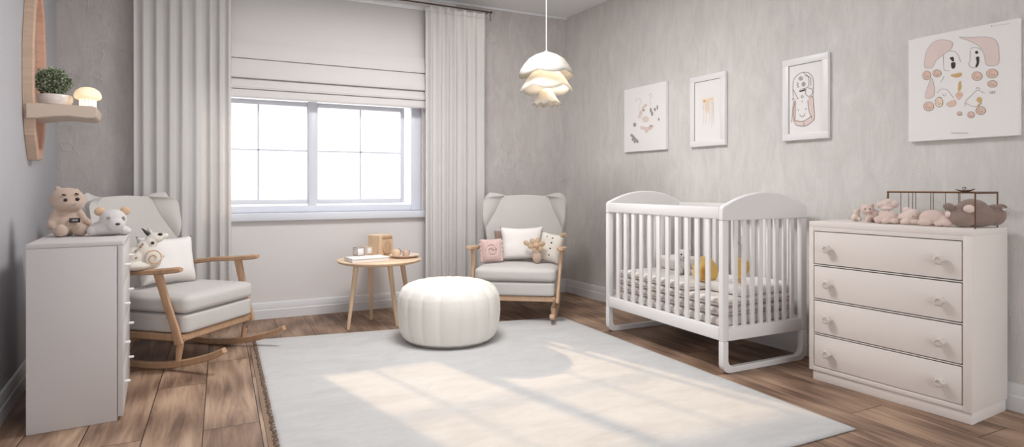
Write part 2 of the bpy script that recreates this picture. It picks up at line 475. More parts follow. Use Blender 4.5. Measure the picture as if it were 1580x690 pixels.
# ---- roman shade
bm = new()
prof = [(5.31, 2.745), (5.31, 2.285), (5.292, 2.281), (5.275, 2.24), (5.262, 2.16), (5.266, 2.142), (5.300, 2.140),
        (5.282, 2.134), (5.262, 2.08), (5.248, 2.0), (5.252, 1.982), (5.300, 1.978), (5.284, 1.972), (5.266, 1.91), (5.270, 1.896), (5.302, 1.893),
        (5.288, 1.889), (5.280, 1.835), (5.284, 1.825), (5.304, 1.822)]
NX = 10
rows = [[bm.verts.new((-.25 + (1.83 + .25) * i / NX, y, z)) for (y, z) in prof] for i in range(NX + 1)]
for a, b in zip(rows, rows[1:]):
    for k in range(len(prof) - 1): bm.faces.new((a[k], a[k + 1], b[k + 1], b[k]))
rs = thing('roman_shade', 'pale grey roman shade half drawn in soft folds over the window', 'blind', (.79, 5.31, 1.822))
o = build('shade_cloth', bm, M['shade'], rs, 25, [('SOLIDIFY', dict(thickness=.004, offset=0))]); o.location = (-.79, -5.31, -1.822)
bm = new(); box(bm, -.25, 1.83, 5.30, 5.352, 2.725, 2.765, .004)
o = build('headrail', bm, M['trim'], rs, 30); o.location = (-.79, -5.31, -1.822)

# ---- curtains and their rod
CY = 5.205
def curtain(x0, x1, ztop, folds, seed, label):
    rnd = random.Random(seed); ph = [rnd.uniform(-.5, .5) for _ in range(60)]; am = [rnd.uniform(.75, 1.2) for _ in range(60)]
    xc = (x0 + x1) / 2; wd = x1 - x0
    bm = new()
    cum = [0]
    for i in range(folds): cum.append(cum[-1] + rnd.uniform(.75, 1.3))
    cum = [c / cum[-1] for c in cum]
    def f(u, v):
        z = .015 + (ztop - .015) * v
        i = 0
        while i < folds - 1 and u > cum[i + 1]: i += 1
        fr = (u - cum[i]) / (cum[i + 1] - cum[i]); k = i + fr
        a0, a1 = am[i], am[i + 1]; sm = fr * fr * (3 - 2 * fr)
        amp = .021 * (a0 * (1 - sm) + a1 * sm) * (.8 + .2 * (1 - v))
        p0 = math.sin(1.8 * v + ph[i] * 6) * .35; p1 = math.sin(1.8 * v + ph[i + 1] * 6) * .35
        w = math.sin(2 * PI * k + (p0 * (1 - sm) + p1 * sm) * (1 - .7 * v)) + .22 * math.sin(4 * PI * k + 1.3 + ph[i] * (1 - sm) + ph[i + 1] * sm)
        x = x0 + wd * u + .004 * math.sin(3 * v + 9 * u) * (1 - v)
        return Vector((x - xc, amp * w, z))
    sheet(bm, folds * 14, 36, f)
    root = thing('curtain', label, 'curtain', (xc, CY, 0), 0, 'curtains at the window')
    build('curtain_cloth', bm, M['curtain'], root, 180, [('SOLIDIFY', dict(thickness=.003, offset=0))])
    bm = new()
    sheet(bm, folds * 14, 3, lambda u, v: f(u, 1 - .018 * (1 - v)) + Vector((0, 0, 0)))
    build('heading_tape', bm, M['curtain'], root, 180, [('SOLIDIFY', dict(thickness=.009, offset=0))])
    return root
curtain(at_y(206, 200, CY).x, at_y(357, 200, CY).x, 2.742, 8, 3, 'wide grey curtain hanging behind the rocking chair with the fawn toy')
curtain(at_y(657, 200, CY).x, at_y(749, 200, CY).x, 2.742, 7, 5, 'narrow grey curtain hanging between window and room corner')
rod = thing('curtain_rod', 'thin dark bronze curtain rod above the window', 'curtain rod', (.9, CY, 2.765))
bm = new(); tube(bm, [(-1.55, 0, 0), (1.42, 0, 0)], .007, 10); build('rod', bm, M['rodmetal'], rod)
for s in (-1.50, 1.40):
    bm = new(); tube(bm, [(s, .003, 0), (s, .153, 0)], .005, 8); box(bm, s - .012, s + .012, .140, .1545, -.03, .03, .003)
    build('bracket', bm, M['rodmetal'], rod)
bm = new(); lathe(bm, [(0, -.012), (.009, -.009), (.012, 0), (.009, .009), (0, .012)], 12, TRS((1.425, 0, 0)))
build('finial', bm, M['rodmetal'], rod)
bm = new(); tube(bm, [(1.412, 0, -.006), (1.413, -.004, -.05), (1.412, 0, -.085)], .004, 6); build('pull_cord', bm, M['rodmetal'], rod)

# ---- flush ceiling light near the back wall, an added fill lamp, and the layered pendant
def flush_light(label, x, y, r, glowmat, watts):
    cl = thing('ceiling_light', label, 'ceiling light', (x, y, CZ), 0, 'flush ceiling lights')
    bm = new(); lathe(bm, [(r, 0), (r + .005, -.02), (r - .008, -.03), (r - .02, -.03), (r - .02, 0)], 48); build('rim', bm, M['trim'], cl)
    bm = new(); lathe(bm, [(r - .022, -.012), (r - .025, -.03), (r * .6, -.042), (0, -.046)], 48); build('diffuser', bm, glowmat, cl)
    if watts:
        L = bpy.data.lights.new('added_fill_light', 'AREA'); L.shape = 'DISK'; L.size = 2 * r; L.energy = watts; L.color = (.965, .985, 1.0)
        lo = bpy.data.objects.new('added_fill_light', L); COL.objects.link(lo); lo.location = (x, y, CZ - .055)
flush_light('round white flush ceiling light by the window wall, cut by the top of the picture', 2.14, 4.86, .25, M['ceilglow'], 0)
flush_light('large round fill lamp added out of view on the middle of the ceiling', 1.28, 3.3, .48, M['ceilglow'], 55)  # added out-of-view lamp that brightens the room, shaped like a ceiling fixture

PZ = 4.4
pc = at_depth(843, 122, PZ)
def zpx(py, Z=PZ): return EYE + (HZ - py) / FPX * Z
pl = thing('pendant_lamp', 'white three-tier scalloped pendant lamp hanging from the ceiling', 'lamp', (pc.x, pc.y, zpx(165)))
def shade_tier(name, prof, n_l, rim_amp, rad_amp, mat, parent, ang=0.0):
    bm = new(); n = 96; z0 = zpx(165); rings = []
    zs = [z for r, z in prof]; zt, zb = max(zs), min(zs)
    for r, z in prof:
        k = ((zt - z) / (zt - zb)) ** 2.2
        ring = []
        for i in range(n):
            a = 2 * PI * i / n; s = abs(math.sin(n_l * (a + ang) / 2))
            ring.append(bm.verts.new(((r * (1 + rad_amp * k * (s - .5))) * math.cos(a), (r * (1 + rad_amp * k * (s - .5))) * math.sin(a), z - z0 - rim_amp * k * s)))
        rings.append(ring)
    for a, b in zip(rings, rings[1:]):
        for i in range(n): bm.faces.new((a[i], a[(i + 1) % n], b[(i + 1) % n], b[i]))
    return build(name, bm, mat, parent, 180, [('SOLIDIFY', dict(thickness=.003, offset=-1))])
W = PZ / FPX
dome = [(.012, zpx(81)), (9 * W, zpx(82)), (18 * W, zpx(85.5)), (27 * W, zpx(91)), (35 * W, zpx(100)), (40 * W, zpx(107.5)), (43 * W, zpx(113.5))]
shade_tier('upper_shade', dome, 6, .024, .03, M['shade_top'], pl, .3)
mid = [(20 * W, zpx(111)), (27 * W, zpx(118)), (32 * W, zpx(124)), (37 * W, zpx(130)), (40.5 * W, zpx(135))]
shade_tier('middle_shade', mid, 5, .036, .05, M['shade_low'], pl, .1)
low = [(8 * W, zpx(138)), (11 * W, zpx(144)), (15 * W, zpx(150)), (20 * W, zpx(156)), (23 * W, zpx(159))]
shade_tier('lower_shade', low, 11, .018, .06, M['shade_low'], pl, .2)
bm = new(); z0 = zpx(165)
tube(bm, [(0, 0, zpx(140) - z0), (0, 0, zpx(82) - z0)], .011, 12); lathe(bm, [(0, zpx(78) - z0), (.014, zpx(79) - z0), (.016, zpx(82) - z0), (0, zpx(83) - z0)], 16)
build('stem', bm, M['white'], pl)
bm = new(); tube(bm, [(0, 0, zpx(79) - z0), (0, 0, CZ - .03 - z0)], .0035, 8); build('cord', bm, M['white'], pl)
bm = new(); lathe(bm, [(0, CZ - .034 - z0), (.04, CZ - .03 - z0), (.05, CZ - z0), (0, CZ - z0)], 24); build('ceiling_rose', bm, M['white'], pl)
for zc in (123, 146):
    bm = new(); ball(bm, (0, 0, zpx(zc) - z0), .026); build('bulb', bm, M['bulb'], pl)
for zc, e in ((119, 1.8), (141, 2.2)):
    L = bpy.data.lights.new('pendant_bulb_light', 'POINT'); L.energy = e; L.color = (1, .87, .7); L.shadow_soft_size = .03
    lo = bpy.data.objects.new('pendant_bulb_light', L); COL.objects.link(lo); lo.location = (pc.x + .045, pc.y - .03, zpx(zc))

# ------------------------------------------------------------------ rug and pouf
RX0, RX1, RY0, RY1 = .215, 2.575, 1.735, 4.62
rug = thing('rug', 'large off-white woven rug with a ragged left edge on the plank floor', 'rug', ((RX0 + RX1) / 2, (RY0 + RY1) / 2, 0))
hx, hy = (RX1 - RX0) / 2, (RY1 - RY0) / 2
bm = new()
def frug(u, v):
    x, y = -hx + 2 * hx * u, -hy + 2 * hy * v
    e = max(abs(u - .5), abs(v - .5)) * 2
    y -= .32 * u * v * v
    jx = .010 * mnoise.noise((y * 9, 1, 3)) if u < .001 else .004 * mnoise.noise((y * 6, 5, 3)) if u > .999 else 0
    jy = .006 * mnoise.noise((x * 6, 9, 3)) if v < .001 or v > .999 else 0
    z = .014 + .0016 * mnoise.noise((x * 3.2, y * 6, 0))
    if e > .999: z = .009
    return Vector((x + jx, y + jy, z))
sheet(bm, 90, 110, frug)
build('pile', bm, M['rug'], rug, 180, [('SOLIDIFY', dict(thickness=.008, offset=-1))])
M['fringe'] = fabric('dark_fringe', RGB(134, 112, 96), .2, 200, .5)
M['under'] = fabric('brown_edge_strip', RGB(150, 124, 104), .1, 200, .5)
bm = new(); rnd = random.Random(4); yy = -hy
while yy < hy - .02:
    l = rnd.uniform(.004, .015); w = rnd.uniform(.006, .014)
    tube(bm, [(-hx + .01, yy, .010), (-hx - l * .6, yy + rnd.uniform(-.004, .004), .010), (-hx - l, yy + rnd.uniform(-.006, .006), .005)], [w * .4, w * .35, w * .12], 5, 1)
    yy += rnd.uniform(.010, .024)
tag(build('fringe', bm, M['fringe'], rug), kind='stuff')
bm = new(); box(bm, -hx - .032, -hx + .06, -hy + .01, hy - .04, .0005, .004, .001); build('edge_strip', bm, M['under'], rug)  # thin flat brown strip showing along the left edge

pf = thing('pouf', 'round cream pouf with stitched vertical panels on the rug', 'pouf', (1.470, 4.03, .0158))
bm = new(); NP = 18; n = NP * 10
prof = [(0, .012), (.20, .004), (.295, .006), (.328, .030), (.348, .075), (.362, .14), (.368, .21), (.366, .275), (.356, .325), (.335, .362), (.298, .390), (.24, .408), (.16, .420), (.08, .426), (0, .428)]
fine = []
for (a, b), (c, d) in zip(prof, prof[1:]):
    for k in range(4): fine.append((a + (c - a) * k / 4, b + (d - b) * k / 4))
fine.append(prof[-1]); rings = []
for r, z in fine:
    if r < 1e-6: rings.append([bm.verts.new((0, 0, z))]); continue
    ring = []
    for i in range(n):
        a = 2 * PI * i / n; s = abs(math.sin(NP * a / 2)) ** .38
        dip = (.011 * (1 - s)) * (1 if .03 < z else .3) * min(1, r / .2)
        ring.append(bm.verts.new(((r - dip) * math.cos(a), (r - dip) * math.sin(a), z - (dip * .9 if z > .35 else 0))))
    rings.append(ring)
for a, b in zip(rings, rings[1:]):
    for i in range(n):
        j = (i + 1) % n
        if len(a) == 1: bm.faces.new((a[0], b[j], b[i]))
        elif len(b) == 1: bm.faces.new((a[i], a[j], b[0]))
        else: bm.faces.new((a[i], a[j], b[j], b[i]))
build('cover', bm, M['pouf'], pf, 180, [('SMOOTH', dict(factor=.5, iterations=2))])
bm = new(); lathe(bm, [(0, 0), (.30, 0), (.312, .012), (.30, .02), (0, .02)], 48); build('base', bm, M['piping'], pf)

# ------------------------------------------------------------------ rocking chairs
def cushion_box(bm, x0, x1, y0, y1, z0, z1, r=.03, puff=.012, taper=None):
    """soft box: subdivided, puffed on its faces"""
    t = new(); bmesh.ops.create_cube(t, size=2)
    bmesh.ops.subdivide_edges(t, edges=t.edges[:], cuts=15, use_grid_fill=True)
    hx, hy, hz = (x1 - x0) / 2, (y1 - y0) / 2, (z1 - z0) / 2; C = Vector(((x0 + x1) / 2, (y0 + y1) / 2, (z0 + z1) / 2))
    for v in t.verts:
        u = v.co.copy(); p = Vector((u.x * hx, u.y * hy, u.z * hz))
        q = Vector((max(-hx + r, min(hx - r, p.x)), max(-hy + r, min(hy - r, p.y)), max(-hz + r, min(hz - r, p.z))))
        d = p - q
        if d.length > 1e-9:
            # project onto the rounded box
            mx = max(abs(d.x), abs(d.y), abs(d.z)); p = q + d.normalized() * r if d.length > r * .2 else p
        g = (1 - u.x ** 2) * (1 - u.y ** 2)
        if abs(u.z) > .5: p.z += math.copysign(puff * g, u.z) * (1 if u.z > 0 else .3)
        if abs(u.y) > .9: p.y += math.copysign(puff * .6 * (1 - u.x ** 2) * (1 - u.z ** 2), u.y)
        if abs(u.x) > .9: p.x += math.copysign(puff * .6 * (1 - u.y ** 2) * (1 - u.z ** 2), u.x)
        v.co = p + C
    merge(bm, t)

def make_chair(label, wd, yf=-.56):
    r = thing('rocking_chair', label, 'rocking chair', (0, 0, 0), 0, 'wingback rocking chairs')
    RX = .285
    def rz(y): return .020 + (y - .02) ** 2 / (2 * 1.45)
    ys = [yf + i * (.5025 - yf) / 17 for i in range(18)]
    for s in (-1, 1):
        bm = new()
        bar(bm, [(s * RX, y, rz(y) + (.010 if y < yf + .03 else 0)) for y in ys], [.034] * 18, [.030] + [.040] * 16 + [.03], (0, 0, 1), .3)
        build('rocker', bm, wd, r, 35)
    for s in (-1, 1):
        bm = new()   # front leg: tapered foot, then leaning arm post in one sweep
        tube(bm, [(s * RX, -.235, rz(-.235)), (s * .288, -.250, .13), (s * .296, -.268, .205)], [.014, .020, .024], 12)
        build('front_leg', bm, wd, r)
        bm = new()
        bar(bm, [(s * .318, -.275, .17), (s * .322, -.255, .25), (s * .332, -.205, .40), (s * .344, -.150, .588)], [.026] * 4, [.052, .048, .046, .054], (0, 1, 0), .4)
        build('arm_post', bm, wd, r, 35)
        bm = new()
        tube(bm, [(s * RX, .245, rz(.245)), (s * .285, .235, .14), (s * .285, .22, .22)], [.014, .019, .022], 12)
        build('rear_leg', bm, wd, r)
        bm = new()   # curved armrest with a rounded, slightly lifted tip
        bar(bm, [(s * .325, .30, .540), (s * .345, .20, .565), (s * .352, .05, .585), (s * .350, -.10, .594), (s * .346, -.21, .603), (s * .344, -.285, .612), (s * .344, -.315, .614)],
            [.040, .046, .052, .058, .062, .056, .03], [.030, .032, .032, .032, .034, .034, .022], (0, 0, 1), .45)
        build('armrest', bm, wd, r, 35)
    bm = new()
    bar(bm, [(-.30, -.268, .200), (.30, -.268, .200)], .030, .042, (0, 0, 1), .3)
    bar(bm, [(-.29, .235, .200), (.29, .235, .200)], .030, .042, (0, 0, 1), .3)
    for s in (-1, 1): bar(bm, [(s * .285, -.26, .200), (s * .285, .235, .200)], .030, .042, (0, 0, 1), .3)
    build('seat_frame', bm, wd, r, 35)
    bm = new()
    bar(bm, [(-RX, .40, rz(.40) + .012), (RX, .40, rz(.40) + .012)], .03, .022, (0, 0, 1), .3)
    build('stretcher', bm, wd, r, 35)
    bm = new(); cushion_box(bm, -.298, .298, -.300, .270, .222, .338, .022, .004); build('seat_base', bm, M['upholstery'], r, 180)
    bm = new(); cushion_box(bm, -.304, .304, -.310, .262, .340, .448, .034, .014); build('seat_cushion', bm, M['upholstery'], r, 180)
    # winged back
    bm = new()
    def back(u, v):
        a = 2 * u - 1
        z = .30 + .73 * v
        hw = .285 + .058 * min(1, max(0, (v - .15) / .6)) ** 1.2
        rc = .055
        topd = (1 - v) * .73
        if topd < rc: hw -= rc - math.sqrt(max(0, rc * rc - (rc - topd) ** 2))
        x = hw * a
        y = .250 + .190 * v + .02 * math.sin(PI * v)
        y -= .045 * max(0, (abs(a) - .55) / .45) ** 1.6 * min(1, max(0, (v - .25) / .4))
        y += .012 * (1 - a * a)
        z += .012 * (1 - a * a) * v - .01 * abs(a) * v
        return Vector((x, y, z))
    sheet(bm, 64, 48, back)
    build('backrest', bm, M['upholstery'], r, 180, [('SOLIDIFY', dict(thickness=.055, offset=1)), ('BEVEL', dict(width=.016, segments=3, limit_method='ANGLE', angle_limit=1.0)), ('SMOOTH', dict(factor=.5, iterations=4))])
    # soft wings folded over the upper corners
    for sg in (-1, 1):
        bm = new()
        def edge(v): return .60 + .40 * min(1, max(0, (1 - v) / .40)) ** 1.5
        def wing(s_, t_, off):
            v = .60 + .40 * t_; a0 = edge(v); aa = a0 + (1 - a0) * s_
            p = back(.5 + .5 * sg * aa, v)
            k = (1 - (1 - s_) ** 3) * (1 - (1 - min(1, t_ * 2.2)) ** 2)
            p.y -= off * k * (.036 + .012 * math.sin(PI * s_)); p.x += sg * .006 * s_ * off
            return p
        f1 = sheet(bm, 16, 24, lambda u, v: wing(u, v, 1.0))
        f2 = sheet(bm, 16, 24, lambda u, v: wing(u, v, 0) + Vector((0, .012, 0)))
        for g1, g2 in (([r_[24] for r_ in f1], [r_[24] for r_ in f2]), (f1[16], f2[16]), (f1[0], f2[0]), ([r_[0] for r_ in f1], [r_[0] for r_ in f2])):
            for i in range(len(g1) - 1):
                bm.faces.new((g1[i], g1[i + 1], g2[i + 1], g2[i]))
        bmesh.ops.remove_doubles(bm, verts=bm.verts[:], dist=1e-5)
        build('wing', bm, M['upholstery'], r, 180, [('BEVEL', dict(width=.012, segments=3, limit_method='ANGLE', angle_limit=.9)), ('SMOOTH', dict(factor=.5, iterations=2))])
    return r
chA = make_chair('pale grey wingback rocking chair behind the white dresser with knobs, holding a fawn toy', M['oak'])
chA.location = (-.225, 4.44, 0); chA.rotation_euler = (0, 0, math.radians(50))
chB = make_chair('pale grey wingback rocking chair in the room corner, holding a pink cushion', M['ash'], -.38)
chB.location = (2.275, 4.515, .005); chB.rotation_euler = (0, 0, math.radians(-34)); chB.scale = (1.07, .97, .98)
bpy.context.view_layer.update()
def chair_pt(ch, p): return ch.matrix_world @ Vector(p)

def place(o, ch, loc, rot):
    p = ch.matrix_world @ Vector(loc); q = (Euler((0, 0, ch.rotation_euler.z)).to_matrix() @ Euler(rot).to_matrix())
    o.matrix_world = Matrix.Translation(p) @ q.to_4x4()
def pillow_bm(w, h, t, pinch=.06, seed=0):
    bm = new()
    def f(sgn):
        def g(u, v):
            a, b = 2 * u - 1, 2 * v - 1
            k = ((1 - a ** 4) * (1 - b ** 4)) ** .55
            x = a * w / 2 * (1 - pinch * (1 - b * b) * abs(a)); z = b * h / 2 * (1 - pinch * (1 - a * a) * abs(b))
            y = sgn * (t / 2) * k * (1 + .12 * mnoise.noise((a * 1.6 + seed, b * 1.6, sgn)))
            return Vector((x, y, z))
        return g
    sheet(bm, 24, 24, f(-1)); sheet(bm, 24, 24, f(1))
    bmesh.ops.remove_doubles(bm, verts=bm.verts[:], dist=1e-5)
    return bm
def pillow(name, label, ch, loc, rot, w, h, t, mat, group=None, seed=0, cat='pillow', pinch=.06):
    """loc/rot in chair space: pillow base centre; front is -y"""
    o = thing(name, label, cat, group=group)
    sc = ch.scale[0]
    place(o, ch, loc, rot)
    c = build('cover', pillow_bm(w, h, t, pinch, seed), mat, o, 180); c.location = (0, 0, h / 2 * (1 - pinch * .0))
    return o

pillow('throw_pillow', 'plain white pillow leaning back on the rocking chair behind the white dresser', chA, (-.005, .09, .462), (-.24, .05, -.20), .385, .32, .15, M['pillow'], 'cushions on the rocking chairs', 1, 'pillow', .13)
# fawn toy at the near side of chair A
fw = thing('fawn_toy', 'spotted ivory fawn soft toy with dark pointed ear on rocking chair seat', 'soft toy')
fw.location = chA.matrix_world @ Vector((-.335, -.03, .603)); fw.rotation_euler = (0, 0, .12); fw.scale = (.92,) * 3
# local axes now: +x runs to the right of the picture, -y towards the camera
plush('body', [((-.115, 0, .055), (.095, .06, .052)), ((-.05, 0, .085), (.085, .055, .062), (0, -.5, 0)), ((.01, 0, .125), (.058, .048, .075), (0, .5, 0)), ((.045, 0, .175), (.040, .040, .050), (0, .4, 0)), ((.055, 0, .06), (.055, .055, .058)), ((-.03, -.02, .03), (.09, .06, .03)),
               ((.075, 0, .205), (.048, .036, .034), (0, .05, 0)), ((.115, 0, .212), (.034, .024, .020), (0, -.35, 0))], M['ivory'], fw, .005, 6)
bm = new(); tube(bm, [(.035, -.012, .228), (.015, -.016, .250), (-.005, -.018, .272)], [.014, .010, .002], 10, .6); build('ear', bm, M['dark'], fw)
bm = new(); tube(bm, [(.05, .022, .228), (.04, .028, .25), (.03, .03, .27)], [.014, .011, .003], 10, .6); build('ear', bm, M['ivory'], fw)
bm = new(); ball(bm, (.098, -.026, .228), (.014, .008, .009)); build('eye', bm, M['dark'], fw)
bm = new(); ball(bm, (.055, -.046, .175), (.010, .006, .010)); build('nose', bm, M['dark'], fw)
bm = new()
sp = [(.062 + (.012 + .0046 * a) * math.cos(a), -.052 - .0035 * (9 - a) * .5, .078 + (.012 + .0046 * a) * math.sin(a)) for a in [i * .35 for i in range(26)]]
tube(bm, sp, .005, 8); build('curled_tail', bm, M['tanear'], fw)
bm = new(); ball(bm, (.062, -.048, .078), (.050, .018, .052)); build('tail_pad', bm, M['ivory'], fw)
bm = new(); ball(bm, (.112, -.02, .085), .012); build('pompom', bm, M['greyplush'], fw)
rnd = random.Random(2)
for (x, z) in ((-.16, .07), (-.12, .085), (-.085, .05), (-.07, .105), (-.035, .13), (-.035, .085), (-.01, .155), (-.12, .04), (-.06, .03), (0.0, .17)):
    bm = new(); ball(bm, (x, -.052 + .008 * abs(x + .06) / .1, z), (.009, .010, .007), (0, rnd.uniform(0, 3), 0), 10, 8); build('spot', bm, M['brownspot'], fw)

# cushions on chair B
ck = 'cushions on the rocking chairs'
o = pillow('knit_cushion', 'pink knitted cushion with a raised rose at the left armrest of corner rocking chair', chB, (-.215, -.03, .462), (-.16, -.03, .30), .185, .20, .10, M['knit'], ck, 3, 'cushion')
bm = new()
rose = [((.010 + .0042 * a) * math.cos(a), -.056 + .0012 * a, .105 + (.010 + .0042 * a) * math.sin(a) * 1.1) for a in [i * .4 for i in range(30)]]
tube(bm, rose, .008, 8); build('knit_rose', bm, M['knit'], o)
for e in (-.085, .085):
    bm = new(); tube(bm, [(e + .01 * math.sin(i * 3), -.012, .01 + .018 * i) for i in range(11)], .012, 8); build('ruffle', bm, M['knit'], o)
o = pillow('throw_pillow', 'plain white pillow in the middle of the corner rocking chair', chB, (.01, .085, .464), (-.24, -.02, .03), .385, .30, .13, M['pillow'], ck, 5, 'pillow', .12)
bm = new(); tube(bm, [(-.17 + .034 * i, -.022 - .012 * math.sin(PI * i / 10), .012 + .006 * math.sin(PI * i / 10)) for i in range(11)], .004, 8); build('piping', bm, M['piping'], o)
o = pillow('brown_cushion', 'small taupe cushion peeking out behind the white pillow on corner rocking chair', chB, (-.11, .185, .462), (-.27, -.12, .0), .22, .27, .045, M['darkplush'], ck, 9, 'cushion')
o = pillow('dotted_cushion', 'ivory cushion with black button dots by the right armrest of corner rocking chair', chB, (.222, .045, .462), (-.22, .16, -.22), .20, .25, .10, M['ivory'], ck, 6, 'cushion')
for (x, y, z) in ((.012, -.043, .205), (.012, -.048, .165), (.012, -.050, .115), (.012, -.045, .06), (-.04, -.036, .21)):
    bm = new(); ball(bm, (x, y, z), (.007, .007, .007), (0, 0, 0), 10, 8); build('button', bm, M['dark'], o)
bm = new(); tube(bm, [(.07, -.01, .215), (.085, -.02, .255), (.105, -.018, .262), (.12, -.01, .245)], [.014, .016, .014, .008], 10); build('trim_tuft', bm, M['tanplush'], o)
fl = thing('flower_toy', 'beige plush flower toy leaning on the white pillow of corner rocking chair', 'soft toy')
place(fl, chB, (.135, -.035, .463), (-.1, .05, 0))
plush('body', [((.01, 0, .05), (.040, .036, .052)), ((0, -.005, .10), (.036, .03, .034))], M['bear'], fl, .004, 4)
for k in range(6):
    a = k * PI / 3 + .3
    bm = new(); ball(bm, (.042 * math.cos(a), -.02, .150 + .036 * math.sin(a)), (.034, .020, .023), (0, -a, 0)); build('petal', bm, M['tanplush'], fl, 180)
bm = new(); ball(bm, (0, -.040, .150), (.024, .018, .022)); build('flower_centre', bm, M['tanear'], fl, 180)
bm = new(); ball(bm, (-.085, -.01, .16), (.030, .018, .020), (0, .6, 0)); tube(bm, [(-.03, -.02, .15), (-.07, -.012, .155)], .011, 8); build('leaf', bm, M['tanplush'], fl, 180)

# ------------------------------------------------------------------ side table and what is on it
TC = (1.150, 4.775); TZ = .520
tb = thing('side_table', 'round pale wood side table with splayed legs under the window', 'table', (*TC, 0))
bm = new(); lathe(bm, [(0, TZ - .030), (.29, TZ - .030), (.322, TZ - .020), (.332, TZ - .006), (.328, TZ - .001), (.320, TZ), (0, TZ)], 72); build('tabletop', bm, M['pine'], tb)
for ft, tp in (((-.268, -.105), (-.200, -.08)), ((-.03, .155), (-.045, .13)), ((.10, -.16), (.05, -.12)), ((.27, .03), (.19, .03))):
    bm = new(); tube(bm, [(ft[0], ft[1], 0), ((ft[0] + tp[0]) / 2, (ft[1] + tp[1]) / 2, TZ * .48), (tp[0], tp[1], TZ - .022)], [.012, .017, .021], 14); build('leg', bm, M['pine'], tb)
def table_pt(px, py, z=TZ): return at_floor(px, py, z)
q = table_pt(566, 402)
bk = thing('book', 'flat white book lying on the left half of the round table', 'book', (q.x, q.y, TZ), math.radians(8))
bm = new(); box(bm, -.150, .150, -.095, .095, .024, .028, .0015); box(bm, -.150, .150, -.095, .095, 0, .004, .0015); box(bm, -.150, -.144, -.095, .095, 0, .028, .0015); build('book_cover', bm, M['paper'], bk)
bm = new(); box(bm, -.146, .145, -.089, .089, .004, .024, .001); build('pages', bm, M['pillow'], bk)
def wire_cube(px, py, s, label, mat, rz, z0):
    q = table_pt(px, py, z0)
    t = thing('wooden_cube', label, 'toy block', (q.x, q.y, z0), rz, 'small blocks on the round table')
    bm = new(); box(bm, -s / 2 + .003, s / 2 - .003, -s / 2 + .003, s / 2 - .003, .003, s - .003, .002); build('block', bm, M['paper'], t)
    bm = new(); e = s / 2
    for a in (-e, e):
        for b in (-e, e):
            tube(bm, [(a, b, 0), (a, b, s)], .0019, 6); tube(bm, [(a, -e, s if b > 0 else 0), (a, e, s if b > 0 else 0)], .0019, 6); tube(bm, [(-e, a, s if b > 0 else 0), (e, a, s if b > 0 else 0)], .0019, 6)
    build('edge_frame', bm, mat, t)
wire_cube(553.5, 394, .062, 'small white block with dark edges on the flat white book, left one', M['edge'], .35, TZ + .028)
wire_cube(567, 391.5, .055, 'small white block with pale edges on the book, next to the carved wooden box', M['pine'], .5, TZ + .028)
q = table_pt(590, 393)
wb = thing('wooden_box', 'pale wooden box with oval front and notched top on the round table', 'wooden box', (q.x, q.y + .02, TZ), math.radians(30))
bm = new()
out = [(-.085, 0), (.085, 0), (.082, .06), (.078, .145), (.070, .165), (.045, .172), (-.07, .172), (-.078, .165), (-.082, .06)]
prism(bm, out, -.055, .085, 'y')
build('body', bm, M['pine'], wb, 30, [('BEVEL', dict(width=.008, segments=3, limit_method='ANGLE', angle_limit=.6))])
bm = new(); t = new()
prism(bm, [(.05 * math.cos(a), .068 + .062 * math.sin(a)) for a in [2 * PI * i / 40 for i in range(40)]], -.068, -.050, 'y')
build('oval_front', bm, M['ash'], wb, 30, [('BEVEL', dict(width=.005, segments=2, limit_method='ANGLE', angle_limit=.8))])
bm = new(); box(bm, -.050, .062, -.060, -.045, .135, .158, .003); build('notch', bm, M['oak'], wb)
q = table_pt(626, 397)
pt_ = thing('plate', 'shallow pale pink plate on the right side of the round table', 'plate', (q.x - .01, q.y, TZ))
bm = new(); lathe(bm, [(0, 0), (.075, 0), (.085, .004), (.122, .020), (.124, .023), (.119, .023), (.082, .009), (0, .007)], 56); build('dish', bm, fabric('blush_ceramic', RGB(226, 206, 192), .03, 100, .02, 0), pt_)
for (px, label, mt, ty, rr) in ((611.5, 'tan rounded wooden cup on the plate, nearer the wooden box', M['pine'], 0, .034), (626, 'pink wooden cup on the plate, right of the tan cup', M['mirrorwood'], 1, .026)):
    q = table_pt(px, 396.5, TZ + .01)
    c = thing('wooden_cup', label, 'cup', (q.x, q.y, TZ + .0085), .4, 'wooden cups on the plate')
    bm = new()
    if ty == 0: lathe(bm, [(0, 0), (rr * .85, 0), (rr, .012), (rr, .045), (rr * .8, .058), (rr * .4, .064), (0, .065)], 32)
    else: lathe(bm, [(0, 0), (rr * .9, 0), (rr, .006), (rr, .052), (rr * .9, .056), (rr * .82, .052), (0, .05)], 32)
    build('cup', bm, mt, c)
    bm = new(); tube(bm, [(rr * .9, 0, .01 + .002), (rr + .012, 0, .018), (rr + .014, 0, .045), (rr * .7, 0, .066 if ty == 0 else .054)], .0028, 8); build('handle', bm, M['brass'], c)

